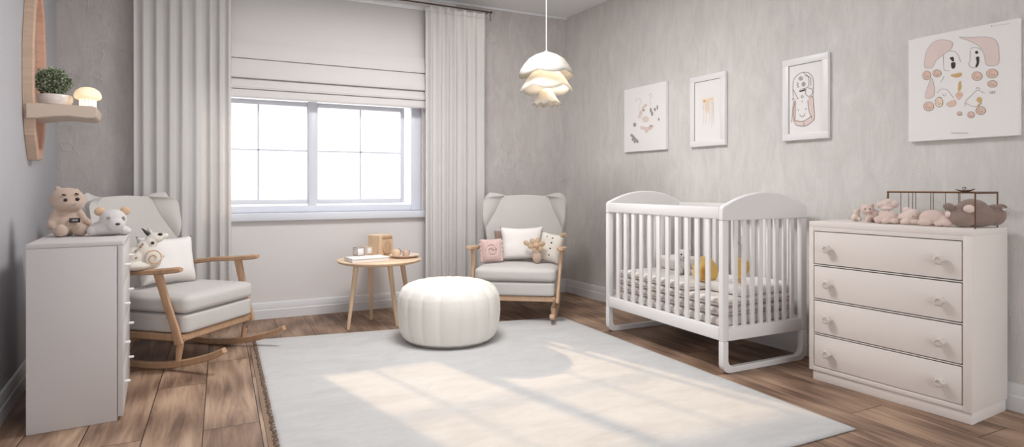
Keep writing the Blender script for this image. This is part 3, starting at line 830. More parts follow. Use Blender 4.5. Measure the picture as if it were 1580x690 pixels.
# ------------------------------------------------------------------ crib
KX0, KX1, KY0, KY1 = 2.635, 3.355, 2.585, 3.765
crib = thing('crib', 'white wooden baby crib with slatted sides and arched ends by the right wall', 'crib', ((KX0 + KX1) / 2, (KY0 + KY1) / 2, 0))
kx, ky = (KX1 - KX0) / 2, (KY1 - KY0) / 2
def arc(cx, cz, r, a0, a1, n=8): return [(cx + r * math.cos(math.radians(a0 + (a1 - a0) * i / n)), cz + r * math.sin(math.radians(a0 + (a1 - a0) * i / n))) for i in range(n + 1)]
ZT, ZA = .962, 1.066
for s in (-1, 1):
    y0, y1 = (-ky, -ky + .036) if s < 0 else (ky - .036, ky)
    ep = None
    bm = new()
    ou = [(-kx, .900)] + arc(-kx + .03, ZT - .0, .03, 180, 120, 4)
    for i in range(1, 24):
        a = -1 + 2 * i / 24; ou.append((a * kx * .96, ZT + .022 + (ZA - ZT - .022) * (1 - abs(a) ** 2.1)))
    ou += arc(kx - .03, ZT, .03, 60, 0, 4) + [(kx, .900)]
    prism(bm, ou, y0, y1, 'y')
    ep = build('end_panel', bm, M['white'], crib, 30, [('BEVEL', dict(width=.006, segments=2, limit_method='ANGLE', angle_limit=.9))])
    bm = new(); box(bm, -kx + .047, kx - .047, y0 + .002, y1 - .002, .190, .268, .005); build('end_rail', bm, M['white'], crib, 30)
    for sx in (-1, 1):
        bm = new(); box(bm, sx * kx - (0 if sx < 0 else .048), sx * kx + (.048 if sx < 0 else 0), y0 + .001, y1 - .001, .19, .8995, .005); build('post', bm, M['white'], crib, 30)
    # sled foot: open loop with rounded corners
    bm = new(); w = .046
    o_ = [(-kx, .189)] + arc(-kx + .06, .06, .06, 180, 270) + arc(kx - .06, .06, .06, 270, 360) + [(kx, .189)]
    i_ = [(kx - w, .189)] + arc(kx - w - .045, w * .8 + .045, .045, 360, 270) + arc(-kx + w + .045, w * .8 + .045, .045, 270, 180) + [(-kx + w, .189)]
    prism(bm, o_ + i_, y0, y1, 'y')
    build('sled_foot', bm, M['white'], crib, 30, [('BEVEL', dict(width=.005, segments=2, limit_method='ANGLE', angle_limit=.9))])
    for i in range(8):
        xx = -kx + .048 + (2 * kx - .096) * (i + 1) / 9
        bm = new(); box(bm, xx - .015, xx + .015, (y0 + y1) / 2 - .008, (y0 + y1) / 2 + .008, .26, .905, .004); build('slat', bm, M['white'], crib, 30)
for s in (-1, 1):
    x0, x1 = (-kx, -kx + .034) if s < 0 else (kx - .034, kx)
    bm = new(); box(bm, x0 + .002, x1 + .002, -ky + .0365, ky - .0365, .908, .978, .006); build('top_rail', bm, M['white'], crib, 30)
    bm = new(); box(bm, x0 + .002, x1 + .002, -ky + .0365, ky - .0365, .192, .268, .006); build('bottom_rail', bm, M['white'], crib, 30)
    for i in range(11):
        yy = -ky + .045 + (2 * ky - .09) * (i + 1) / 12
        bm = new(); box(bm, (x0 + x1) / 2 - .008, (x0 + x1) / 2 + .008, yy - .017, yy + .017, .26, .915, .004); build('slat', bm, M['white'], crib, 30)
bm = new(); box(bm, -kx + .034, kx - .034, -ky + .036, ky - .036, .205, .222, .002); build('mattress_base', bm, M['dresser'], crib, 30)

def bedding(name, label, cat, x0, x1, y0, y1, z0, z1, mat, seed, amp=.010, seams=0):
    t = thing(name, label, cat, ((x0 + x1) / 2, (y0 + y1) / 2, z0))
    bm = new(); cushion_box(bm, -(x1 - x0) / 2, (x1 - x0) / 2, -(y1 - y0) / 2, (y1 - y0) / 2, 0, z1 - z0, min(.028, (z1 - z0) * .48), 0)
    for v in bm.verts:
        k = v.co.copy()
        v.co.x += amp * mnoise.noise((k.x * 5 + seed, k.y * 6, k.z * 5)) * (1 if abs(k.x) > (x1 - x0) * .3 else 0)
        v.co.y += amp * mnoise.noise((k.x * 5, k.y * 6 + seed, k.z * 5 + 3)) * (1 if abs(k.y) > (y1 - y0) * .3 else 0)
    build('cover', bm, mat, t, 180)
    if seams:
        bm = new(); zz = (z1 - z0) * .5
        ex, ey = (x1 - x0) / 2, (y1 - y0) / 2
        pts = [(-ex + .02, -ey - .001, zz), (ex - .02, -ey - .001, zz)]
        tube(bm, pts, .003, 6)
        tube(bm, [(-ex - .001, -ey + .02, zz), (-ex - .001, ey - .02, zz)], .003, 6)
        build('seam', bm, M['seam'], t)
    return t
mx0, mx1, my0, my1 = KX0 + .05, KX1 - .05, KY0 + .055, KY1 - .055
bedding('mattress', 'pale crib mattress lying lowest in the white crib', 'mattress', mx0, mx1, my0, my1, .222, .315, M['quilt'], 1, .003, 1)
g = 'folded quilts in the crib'
tag(bedding('quilt', 'grey beige quilt directly on the crib mattress', 'quilt', mx0 + .004, mx1 - .004, my0 + .004, my1 - .004, .316, .372, M['quiltb'], 2, .004, 1), group=g)
tag(bedding('quilt', 'oat quilt in the middle of the crib bedding stack', 'quilt', mx0 + .006, mx1 - .006, my0 + .006, my1 - .01, .373, .425, M['quilt'], 5, .004, 1), group=g)
tag(bedding('quilt', 'uppermost pale oat quilt on the crib bedding stack', 'quilt', mx0 + .006, mx1 - .008, my0 + .30, my1 - .006, .426, .474, M['quilt'], 8, .005, 1), group=g)
sheet_ = bedding('white_duvet', 'white folded duvet at the near end of the crib', 'duvet', mx0 + .15, mx1 - .004, my0 + .008, my0 + .290, .426, .490, M['pillow'], 11, .006)
bl = bedding('folded_blanket', 'small grey folded blanket on the uppermost quilt in the crib', 'blanket', 3.02, 3.26, 3.44, 3.66, .475, .57, M['quiltb'], 14, .010)

# white bear in the crib
pb = Vector((2.985, 3.30, .475))
wbear = thing('plush_bear', 'white plush bear with black eyes sitting in the crib', 'soft toy', pb, -YAW - .2)
plush('body', [((0, 0, .055), (.052, .046, .055)), ((0, -.005, .13), (.046, .042, .044)), ((0, -.042, .12), (.022, .022, .018)), ((-.034, 0, .168), (.016, .010, .016)), ((.034, 0, .168), (.016, .010, .016)),
               ((-.05, -.02, .075), (.018, .018, .034), (0, .5, 0)), ((.05, -.02, .075), (.018, .018, .034), (0, -.5, 0)), ((-.03, -.05, .022), (.022, .036, .02)), ((.03, -.05, .022), (.022, .036, .02))], M['greyplush'], wbear, .005, 5)
for s in (-1, 1):
    bm = new(); ball(bm, (s * .019, -.040, .142), .006, u=10, v=8); build('eye', bm, M['dark'], wbear)
bm = new(); ball(bm, (0, -.064, .124), (.008, .005, .006), u=10, v=8); build('nose', bm, M['dark'], wbear)
yt = thing('yellow_toy', 'mustard yellow plush house toy sitting on the crib quilt', 'soft toy', (2.885, 2.985, .475), -YAW + .35)
bm = new(); prism(bm, [(-.075, .03), (-.045, 0), (.045, 0), (.075, .03), (.078, .095), (.03, .145), (0, .168), (-.035, .140), (-.078, .10)], -.045, .045, 'y')
build('body', bm, M['yellow'], yt, 60, [('BEVEL', dict(width=.016, segments=3, limit_method='ANGLE', angle_limit=.5))])
bm = new(); prism(bm, [(-.068, .02), (-.02, .005), (-.012, .06), (-.022, .110), (-.070, .095)], -.056, -.040, 'y')
build('side_patch', bm, M['honey'], yt, 60, [('BEVEL', dict(width=.006, segments=2, limit_method='ANGLE', angle_limit=.5))])
ht = thing('hanging_toy', 'mustard plush toy hung on a ring inside the near end of the crib', 'hanging toy', (2.875, 2.672, .50), -YAW)
bm = new(); prism(bm, [(-.035, -.005), (-.012, -.035), (.012, -.02), (.045, .055), (.048, .10), (.02, .125), (-.02, .13), (-.036, .10)], -.020, .020, 'y')
build('body', bm, M['yellow'], ht, 60, [('BEVEL', dict(width=.012, segments=3, limit_method='ANGLE', angle_limit=.5))])
bm = new(); prism(bm, [(-.032, .002), (-.012, -.03), (.010, -.018), (.018, .012)], -.025, -.016, 'y'); build('foot_patch', bm, M['tanear'], ht, 60)
for ob in ht.children: ob.location.z += .035
bm = new(); tube(bm, [(0, 0, .16), (0, 0, .245)], .0025, 6)
tube(bm, [(.018 * math.cos(a), 0, .263 + .022 * math.sin(a)) for a in [2 * PI * i / 20 for i in range(21)]], .003, 6, cap=False)
tube(bm, [(0, 0, .285), (0, -.035, .40)], .002, 6); build('ring', bm, M['greyink'], ht)

# ------------------------------------------------------------------ chest of drawers (right)
L0, N0 = Vector((3.034, 2.318, 0)), Vector((3.100, 1.530, 0))
ax = (N0 - L0).normalized(); CW = (N0 - L0).length
ch = thing('chest_of_drawers', 'cream four-drawer chest with faceted knobs by the crib', 'chest of drawers', (L0 + N0) / 2, math.atan2(ax.y, ax.x))
hw = CW / 2; D = .375
bm = new()
# carcass: frame around four drawer wells
box(bm, -hw - .006, hw, 0, D, .870, .902, .003)
box(bm, -hw - .006, -hw + .020, 0, D, .056, .871, .002); box(bm, hw - .038, hw, 0, D, .056, .871, .002)
box(bm, -hw, hw - .01, .012, D, .056, .082, .002); box(bm, -hw, hw - .01, D - .02, D - .002, .06, .88)
box(bm, -hw + .015, hw - .03, .002, .03, .056, .080, .002); box(bm, -hw + .015, hw - .03, .002, .03, .848, .872, .002)
zs = [(.084, .258), (.274, .452), (.468, .648), (.664, .844)]
for a, b in zip(zs, zs[1:]): box(bm, -hw + .015, hw - .03, .004, D - .02, a[1] + .0055, b[0] - .0055, .001)
build('carcass', bm, M['chest'], ch, 30)
bm = new(); box(bm, -hw + .012, hw - .004, .010, D - .01, 0, .058, .002); build('plinth', bm, M['chest'], ch, 30)
bm = new(); box(bm, -hw + .018, hw - .036, .022, .030, .075, .855); build('gap_shade_panel', bm, M['gap'], ch, 0)  # backing sheet whose blue-grey colour paints the shade between the drawers
for (a, b) in zs:
    bm = new(); box(bm, -hw + .0255, hw - .0435, .001, .020, a, b, .002); box(bm, -hw + .03, hw - .05, .031, D - .03, a + .01, b - .02)
    dr = build('drawer', bm, M['chest'], ch, 30)
    for kx_ in (-hw + .112, hw - .125):
        zc = (a + b) / 2 - .002
        bm = new(); R = TRS((kx_, 0, zc), (PI / 2, 0, 0))
        lathe(bm, [(0, 0), (.010, 0), (.009, .012), (.010, .016)], 20, R)
        lathe(bm, [(0, .014), (.020, .014), (.026, .020), (.026, .032), (.021, .038), (.013, .040), (.011, .036), (0, .036)], 6, R)
        build('knob', bm, M['knob'], dr, 30)

CM = ch.matrix_basis.copy()
CM = Matrix.Translation(ch.location) @ Euler((0, 0, ch.rotation_euler.z)).to_matrix().to_4x4()
CTOP = .9025
def on_chest(px, py):   # point of the chest top under a pixel
    return at_floor(px, py, CTOP)
def chest_x(px, dy):
    """world point on the chest top at a depth dy behind the front edge, in column px"""
    d = ray(px, 300); inv = CM.inverted(); o0 = inv @ Vector((0, 0, 0)); dd = inv.to_3x3() @ Vector((d[0], d[1], 0))
    t = (dy - o0.y) / dd.y
    p = CM @ (o0 + dd * t); return Vector((p.x, p.y, CTOP))
VX = -YAW   # rotation that turns local x into picture right
def critter(label, px, dy, mat, blobs, rz=0.0, extra=None, name='plush_toy', dz=0.0, vox=.0035):
    t = thing(name, label, 'soft toy', chest_x(px, dy) + Vector((0, 0, dz)), VX - .5 + rz, 'pink plush toys on the chest' if name == 'plush_toy' else None)
    plush('body', blobs, mat, t, vox, 4)
    return t
# one pixel there is about 3.4 mm
c = critter('small pale pink plush toy at the left end of the row on the chest', 1321, .22, M['palepink'], [((0, 0, .022), (.024, .026, .022)), ((.004, -.005, .052), (.017, .017, .017)), ((-.012, 0, .066), (.007, .006, .009)), ((.016, 0, .066), (.007, .006, .009)), ((-.016, -.02, .012), (.011, .014, .010)), ((.018, -.02, .012), (.011, .014, .010))])
c = critter('rose plush bear with a round head, second in the row on the chest', 1344, .185, M['pinkplush'], [((.012, 0, .036), (.040, .034, .036)), ((-.018, -.006, .070), (.032, .030, .030)), ((-.040, .0, .090), (.011, .008, .012)), ((.004, 0, .094), (.012, .008, .012)), ((-.015, -.034, .016), (.015, .022, .015)), ((.034, -.030, .016), (.018, .024, .016)), ((.048, -.012, .042), (.016, .014, .024), (0, .6, 0))])
for s in (-.012, .012):
    bm = new(); ball(bm, (-.018 + s, -.035, .074), .0035, u=8, v=6); build('eye', bm, M['ink'], c)
bm = new(); ball(bm, (-.018, -.038, .064), (.010, .006, .007), u=12, v=8); build('muzzle', bm, M['palepink'], c)
c = critter('curled cream pink plush lying on top of the plush row on the chest', 1368, .205, M['palepink'], [((0, 0, .030), (.042, .030, .028)), ((-.030, -.012, .032), (.020, .020, .018)), ((.032, -.012, .036), (.024, .022, .022)), ((.008, -.020, .052), (.020, .014, .014)), ((.0, -.024, .012), (.030, .012, .012))], 0, dz=.066)
c = critter('rose plush toy with stubby limbs lying under the curled plush on the chest', 1371, .140, M['pinkplush'], [((0, 0, .034), (.048, .036, .033)), ((-.046, -.014, .020), (.022, .022, .020)), ((.045, -.010, .024), (.020, .022, .022)), ((-.014, -.035, .014), (.020, .018, .014)), ((.026, -.034, .014), (.022, .018, .014)), ((-.028, .0, .055), (.018, .018, .012))])
c = critter('pale pink plush toy with round belly in mid row on the chest', 1407, .155, M['palepink'], [((0, 0, .042), (.044, .036, .040)), ((.030, 0, .030), (.034, .030, .030)), ((-.024, 0, .078), (.017, .015, .014)), ((-.030, -.028, .015), (.026, .017, .015)), ((.020, -.032, .013), (.034, .016, .013)), ((-.046, 0, .04), (.014, .014, .018))])
bm = new(); ball(bm, (.0, -.036, .045), (.004, .004, .004), u=8, v=6); build('belly_button', bm, M['bear'], c)
c = critter('rose plush toy with a pale ball nose beside the brown plush bear', 1444, .130, M['pinkplush'], [((-.012, 0, .042), (.058, .036, .040)), ((.030, -.008, .030), (.036, .030, .030)), ((-.050, -.020, .018), (.030, .022, .018)), ((.040, -.030, .018), (.030, .022, .018)), ((.005, -.030, .012), (.016, .018, .012))])
bm = new(); ball(bm, (.052, -.030, .062), (.020, .018, .020)); build('ball_nose', bm, M['palepink'], c)
c = critter('large brown plush bear lying at the right end of the chest top', 1500, .200, M['darkplush'], [((.02, 0, .055), (.100, .060, .055)), ((-.030, 0, .070), (.080, .050, .048), (0, -.25, 0)), ((.005, 0, .100), (.060, .046, .038), (0, .1, 0)), ((-.105, -.01, .100), (.024, .022, .018)), ((.092, -.004, .060), (.046, .048, .052)), ((-.05, -.02, .04), (.05, .05, .04))], .25, name='plush_bear', vox=.005)
bm = new(); ball(bm, (-.035, -.052, .090), (.024, .016, .020)); build('muzzle', bm, M['palepink'], c)
bm = new(); tube(bm, [(.10 + .022 * math.cos(a), -.044, .092 + .017 * math.sin(a)) for a in [PI * .1 + i * .25 for i in range(20)]], .006, 8); build('ear', bm, M['darkplush'], c)
bm = new(); ball(bm, (.108, -.05, .088), (.008, .004, .004), (0, .4, 0), 10, 8); build('ear_glint', bm, M['paper'], c)  # white spot stands in for a glint of light on the ear

# wire frame (toy arch) over the plush toys
rk = thing('wire_rack', 'brown wire frame standing over the plush toys on the chest', 'rack', CM @ Vector((.17, 0, CTOP)), ch.rotation_euler.z)
def rk_local(px, dy): return CM.inverted() @ chest_x(px, dy) - Vector((.17, 0, CTOP))
hF = .168
a_, b_ = rk_local(1369, .29), rk_local(1541, .29); c_ = rk_local(1505, .045); d_ = rk_local(1543, .045 + .2)
bm = new()
bar(bm, [(a_.x, .29, hF), (b_.x - .01, .29, hF)], .008, .010)
bar(bm, [(b_.x - .005, .29, hF), (b_.x - .005, .055, hF)], .008, .010); build('top_bar', bm, M['brass'], rk)
for (x, y) in ((b_.x - .005, .29), (b_.x - .005, .055)):
    bm = new(); tube(bm, [(x, y, 0), (x, y, hF)], .0035, 8); build('post', bm, M['brass'], rk)
bm = new(); tube(bm, [(a_.x + .006, .29, 0), (a_.x + .006, .29, hF)], .003, 8); build('post', bm, M['brass'], rk)
for px in (1390, 1402, 1408, 1413, 1436, 1440, 1459, 1479, 1481):
    q = rk_local(px, .29); bm = new(); tube(bm, [(q.x, .29, 0), (q.x, .29, hF)], .0016, 6); build('wire', bm, M['brass'], rk)
bm = new(); tube(bm, [(a_.x, .29, hF), (a_.x + .008, .283, hF - .03), (a_.x + .018, .278, hF - .045)], .002, 6); tube(bm, [(a_.x + .004, .29, hF), (a_.x + .002, .282, hF - .04)], .002, 6); build('hook', bm, M['brass'], rk)
bt = rk_local(1489, .29)
bo = thing('leaf_dish', 'small curled leaf-shaped brown dish on top of the wire frame', 'dish', CM @ Vector((bt.x + .17, .29, CTOP + hF + .0052)), ch.rotation_euler.z)
bm = new()
def leaf(u, v):
    a = 2 * u - 1; w = .018 * (1 - abs(a) ** 1.6); b = 2 * v - 1
    return Vector((a * .042, b * w, .008 * b * b * (1 - abs(a)) + .014 * max(0, a) ** 2 + .012 * max(0, -a) ** 2))
sheet(bm, 20, 8, leaf); build('leaf', bm, M['brass'], bo, 180, [('SOLIDIFY', dict(thickness=.003, offset=1))])
bm = new(); tube(bm, [(-.004 + .010 * math.cos(a) * (1 - a / 14), 0, .014 + .006 * math.sin(a) + .0005 * a) for a in [i * .5 for i in range(16)]], .0016, 6); build('curl', bm, M['rodmetal'], bo)

# ------------------------------------------------------------------ pictures on the right wall
def on_right(px, py, off=.0):
    # ray meets wall line x = rx(y) - off
    d = ray(px, py); t = (3.26 + .065 * BY - off) / (d[0] + .065 * d[1]); return Vector((d[0] * t, d[1] * t, EYE + d[2] * t))
def stroke2(bm, pts, w, y):
    n = len(pts)
    L, R = [], []
    for i, (a, b) in enumerate(pts):
        p0, p1 = pts[max(i - 1, 0)], pts[min(i + 1, n - 1)]
        dx, dz = p1[0] - p0[0], p1[1] - p0[1]; l = math.hypot(dx, dz) or 1
        nx, nz = -dz / l * w / 2, dx / l * w / 2
        L.append(bm.verts.new((a + nx, y, b + nz))); R.append(bm.verts.new((a - nx, y, b - nz)))
    fs = []
    for i in range(n - 1): fs.append(bm.faces.new((L[i], L[i + 1], R[i + 1], R[i])))
    return fs
def smooth_path(pts, closed=False, k=6):
    out = []; n = len(pts)
    rng = range(n if closed else n - 1)
    for i in rng:
        P = [pts[(i + j) % n] if closed else pts[min(max(i + j, 0), n - 1)] for j in (-1, 0, 1, 2)]
        for s in range(k):
            t = s / k
            out.append(tuple(.5 * (2 * P[1][c] + (P[2][c] - P[0][c]) * t + (2 * P[0][c] - 5 * P[1][c] + 4 * P[2][c] - P[3][c]) * t * t + (3 * P[1][c] - P[0][c] - 3 * P[2][c] + P[3][c]) * t ** 3) for c in (0, 1)))
    out.append(out[0] if closed else pts[-1]); return out
class Art:
    """collects flat ink marks given in crop pixels of one picture and maps them onto its sheet"""
    def __init__(s, quad, W, H):  # quad: TL, TR, BL, BR crop pixels
        s.q, s.W, s.H = quad, W, H; s.bm = new(); s.mats = []; s.y = 0; s.k = 0
    def uv(s, p):
        (tlx, tly), (trx, try_), (blx, bly), (brx, bry) = s.q
        u = (p[0] - (tlx + blx) / 2) / ((trx + brx) / 2 - (tlx + blx) / 2)
        hl, hr = bly - tly, bry - try_
        us = u * hl / (hr - u * (hr - hl)) if False else u
        t, b = tly + (try_ - tly) * u, bly + (bry - bly) * u
        v = (p[1] - t) / (b - t)
        g = hl / hr; ur = u / (u + (1 - u) / g) if False else u * g / (g * u + (1 - u) * 1.0) if False else u
        return ((ur - .5) * s.W, (.5 - v) * s.H)
    def slot(s, m):
        if m not in s.mats: s.mats.append(m)
        return s.mats.index(m)
    def fill(s, pts, m, smooth=True):
        P = [s.uv(p) for p in (smooth_path(pts, True) [:-1] if smooth else pts)]; s.k += 1
        f = s.bm.faces.new([s.bm.verts.new((a, -.0006 - .00002 * s.k, b)) for a, b in P]); f.material_index = s.slot(m); return s
    def line(s, pts, m, w=.0022, closed=False, smooth=True):
        P = [s.uv(p) for p in (smooth_path(pts, closed) if smooth else (pts + [pts[0]] if closed else pts))]; s.k += 1
        for f in stroke2(s.bm, P, w, -.0006 - .00002 * s.k): f.material_index = s.slot(m)
        return s
    def disc(s, c, rx_, ry_, m, n=14): return s.fill([(c[0] + rx_ * math.cos(2 * PI * i / n), c[1] + ry_ * math.sin(2 * PI * i / n)) for i in range(n)], m, False)
    def ring(s, c, rx_, ry_, m, w=.0022, n=14, a0=0, a1=360):
        return s.line([(c[0] + rx_ * math.cos(math.radians(a0 + (a1 - a0) * i / n)), c[1] + ry_ * math.sin(math.radians(a0 + (a1 - a0) * i / n))) for i in range(n + 1)], m, w, False, False)
def picture(name, label, px_quad, framed, crop_quad, draw, group, depth=.03):
    off = depth
    tl, tr, bl, br = [on_right(x, y, off) for x, y in px_quad]
    w = ((tr - tl).xy.length + (br - bl).xy.length) / 2; h = ((tl.z - bl.z) + (tr.z - br.z)) / 2
    c = (tl + tr + bl + br) / 4
    t = thing(name, label, 'picture', c, 0, group)
    d = (br - bl).xy.normalized(); d = Vector((.065, -1)).normalized()
    t.rotation_euler = (0, 0, math.atan2(d.y, d.x))
    bm = new()
    if framed:
        fw_ = framed
        box(bm, -w / 2, w / 2, 0, depth - .002, h / 2 - fw_, h / 2, .003); box(bm, -w / 2, w / 2, 0, depth - .002, -h / 2, -h / 2 + fw_, .003)
        box(bm, -w / 2, -w / 2 + fw_, 0, depth - .002, -h / 2 + fw_ - .004, h / 2 - fw_ + .004, .003); box(bm, w / 2 - fw_, w / 2, 0, depth - .002, -h / 2 + fw_ - .004, h / 2 - fw_ + .004, .003)
        build('frame', bm, M['white'], t, 30)
        bm = new(); box(bm, -w / 2 + fw_ - .003, w / 2 - fw_ + .003, .008, .016, -h / 2 + fw_ - .003, h / 2 - fw_ + .003); sheet_bm, sheet_name, y0 = bm, 'mount', .0078
        bm = new(); e = .0022   # fine dark line at the left and top inner edge
        box(bm, -w / 2 + fw_, -w / 2 + fw_ + e, .0062, .0085, -h / 2 + fw_, h / 2 - fw_); box(bm, -w / 2 + fw_, w / 2 - fw_, .0062, .0085, h / 2 - fw_ - e, h / 2 - fw_); build('inner_line', bm, M['ink'], t, 0)
    else:
        box(bm, -w / 2, w / 2, 0, depth - .002, -h / 2, h / 2, .003); sheet_bm, sheet_name, y0 = bm, 'canvas', 0
    A = Art(crop_quad, w, h); draw(A)
    for v in A.bm.verts: v.co.y += y0
    for f in A.bm.faces: f.material_index += 1
    bmesh.ops.recalc_face_normals(sheet_bm, faces=sheet_bm.faces[:]); merge(sheet_bm, A.bm)
    build(sheet_name, sheet_bm, [M['paper']] + [M[k] for k in A.mats], t, 0, recalc=False)
    return t

def art1(A):
    rnd = random.Random(3)
    for pts in ([(155, 350), (160, 335), (178, 332), (185, 350), (178, 362)], [(225, 320), (238, 305), (246, 315), (235, 340), (240, 370), (235, 380)], [(178, 362), (172, 400), (180, 410)]):
        A.line(pts, 'greyink', .0022)
    for (x, y, r, m) in ((210, 372, 8, 'salmon'), (198, 385, 8, 'blush'), (190, 402, 9, 'blush'), (182, 418, 9, 'paleink'), (176, 436, 9, 'blush'), (200, 398, 6, 'greyink'), (190, 498, 10, 'blush'), (205, 503, 10, 'paleink'), (220, 505, 10, 'blush'), (235, 500, 11, 'salmon'), (246, 492, 9, 'blush'), (216, 520, 8, 'paleink'), (240, 490, 6, 'greyink'), (210, 450, 18, 'paleink')):
        A.disc((x, y), r, r * .9, m); A.ring((x, y), r, r * .9, 'greyink', .0012)
    for (x, y, rx_, ry_) in ((240, 400, 6, 14), (247, 420, 6, 14), (262, 396, 6, 10), (275, 385, 4, 14), (283, 453, 4, 9), (148, 480, 9, 12), (130, 540, 8, 9), (140, 550, 8, 10), (150, 562, 8, 10), (160, 572, 9, 9), (137, 565, 7, 8), (148, 578, 7, 7), (165, 578, 6, 7)):
        A.disc((x, y), rx_, ry_, 'greyink')
def art2(A):
    A.fill([(520, 338), (545, 335), (548, 355), (524, 360)], 'peach'); A.fill([(552, 335), (580, 328), (580, 350), (553, 352)], 'peach')
    A.fill([(535, 355), (552, 352), (556, 400), (546, 420), (538, 405)], 'peach'); A.line([(523, 372), (525, 388), (521, 392)], 'salmon', .0025)
    for x in (527, 540, 560, 572, 582): A.line([(x, 355), (x + 1, 400), (x, 470 + (x % 7) * 5)], 'paleink', .0035)
    A.disc((533, 348), 8, 6, 'ochre'); A.line([(553, 336), (554, 395)], 'ochre', .0022); A.line([(579, 340), (580, 420)], 'peach', .003)
def art3(A):
    A.fill([(1040, 450), (1085, 458), (1132, 430), (1135, 460), (1110, 482), (1075, 488), (1045, 478)], 'blush'); A.fill([(1115, 335), (1140, 325), (1150, 440), (1138, 455), (1125, 425)], 'paleink'); A.fill([(1030, 345), (1045, 340), (1042, 440), (1028, 460)], 'paleink')
    for pts in ([(1030, 335), (1028, 240), (1050, 200), (1085, 182), (1120, 190), (1142, 230), (1140, 330)], [(1040, 450), (1040, 345)], [(1085, 182), (1112, 205), (1118, 240), (1110, 268), (1085, 275), (1066, 285), (1070, 292), (1095, 285), (1100, 278), (1100, 305), (1115, 318), (1132, 310), (1138, 290), (1130, 275), (1112, 272)],
                [(1095, 200), (1125, 215), (1128, 260)], [(1030, 280), (1045, 310), (1055, 330)], [(1020, 465), (1025, 400), (1032, 340)], [(1040, 345), (1030, 400), (1040, 470), (1060, 485), (1100, 486), (1135, 462), (1148, 440), (1145, 380), (1140, 325), (1120, 328)], [(1112, 340), (1118, 400), (1135, 445)], [(1040, 455), (1085, 460), (1135, 430)], [(1088, 458), (1090, 486)],
                [(1065, 420), (1075, 432), (1090, 430), (1095, 415)], [(1055, 390), (1060, 400)], [(1098, 385), (1104, 395)], [(1078, 345), (1082, 352)], [(1048, 240), (1060, 245), (1050, 255), (1062, 262), (1052, 268)]):
        A.line(pts, 'ink', .0028)
    A.ring((1072, 217), 11, 10, 'ink', .003); A.ring((1072, 217), 4, 4, 'ink', .003); A.ring((1088, 250), 9, 11, 'ink', .003); A.ring((1088, 250), 3, 4, 'ink', .003); A.ring((1081, 320), 6, 6, 'ink', .0025)
    A.disc((1025, 333), 3, 3, 'ink'); A.disc((1055, 330), 3, 3, 'ink')
    A.fill([(1064, 288), (1098, 277), (1097, 284), (1066, 294)], 'ink', False)
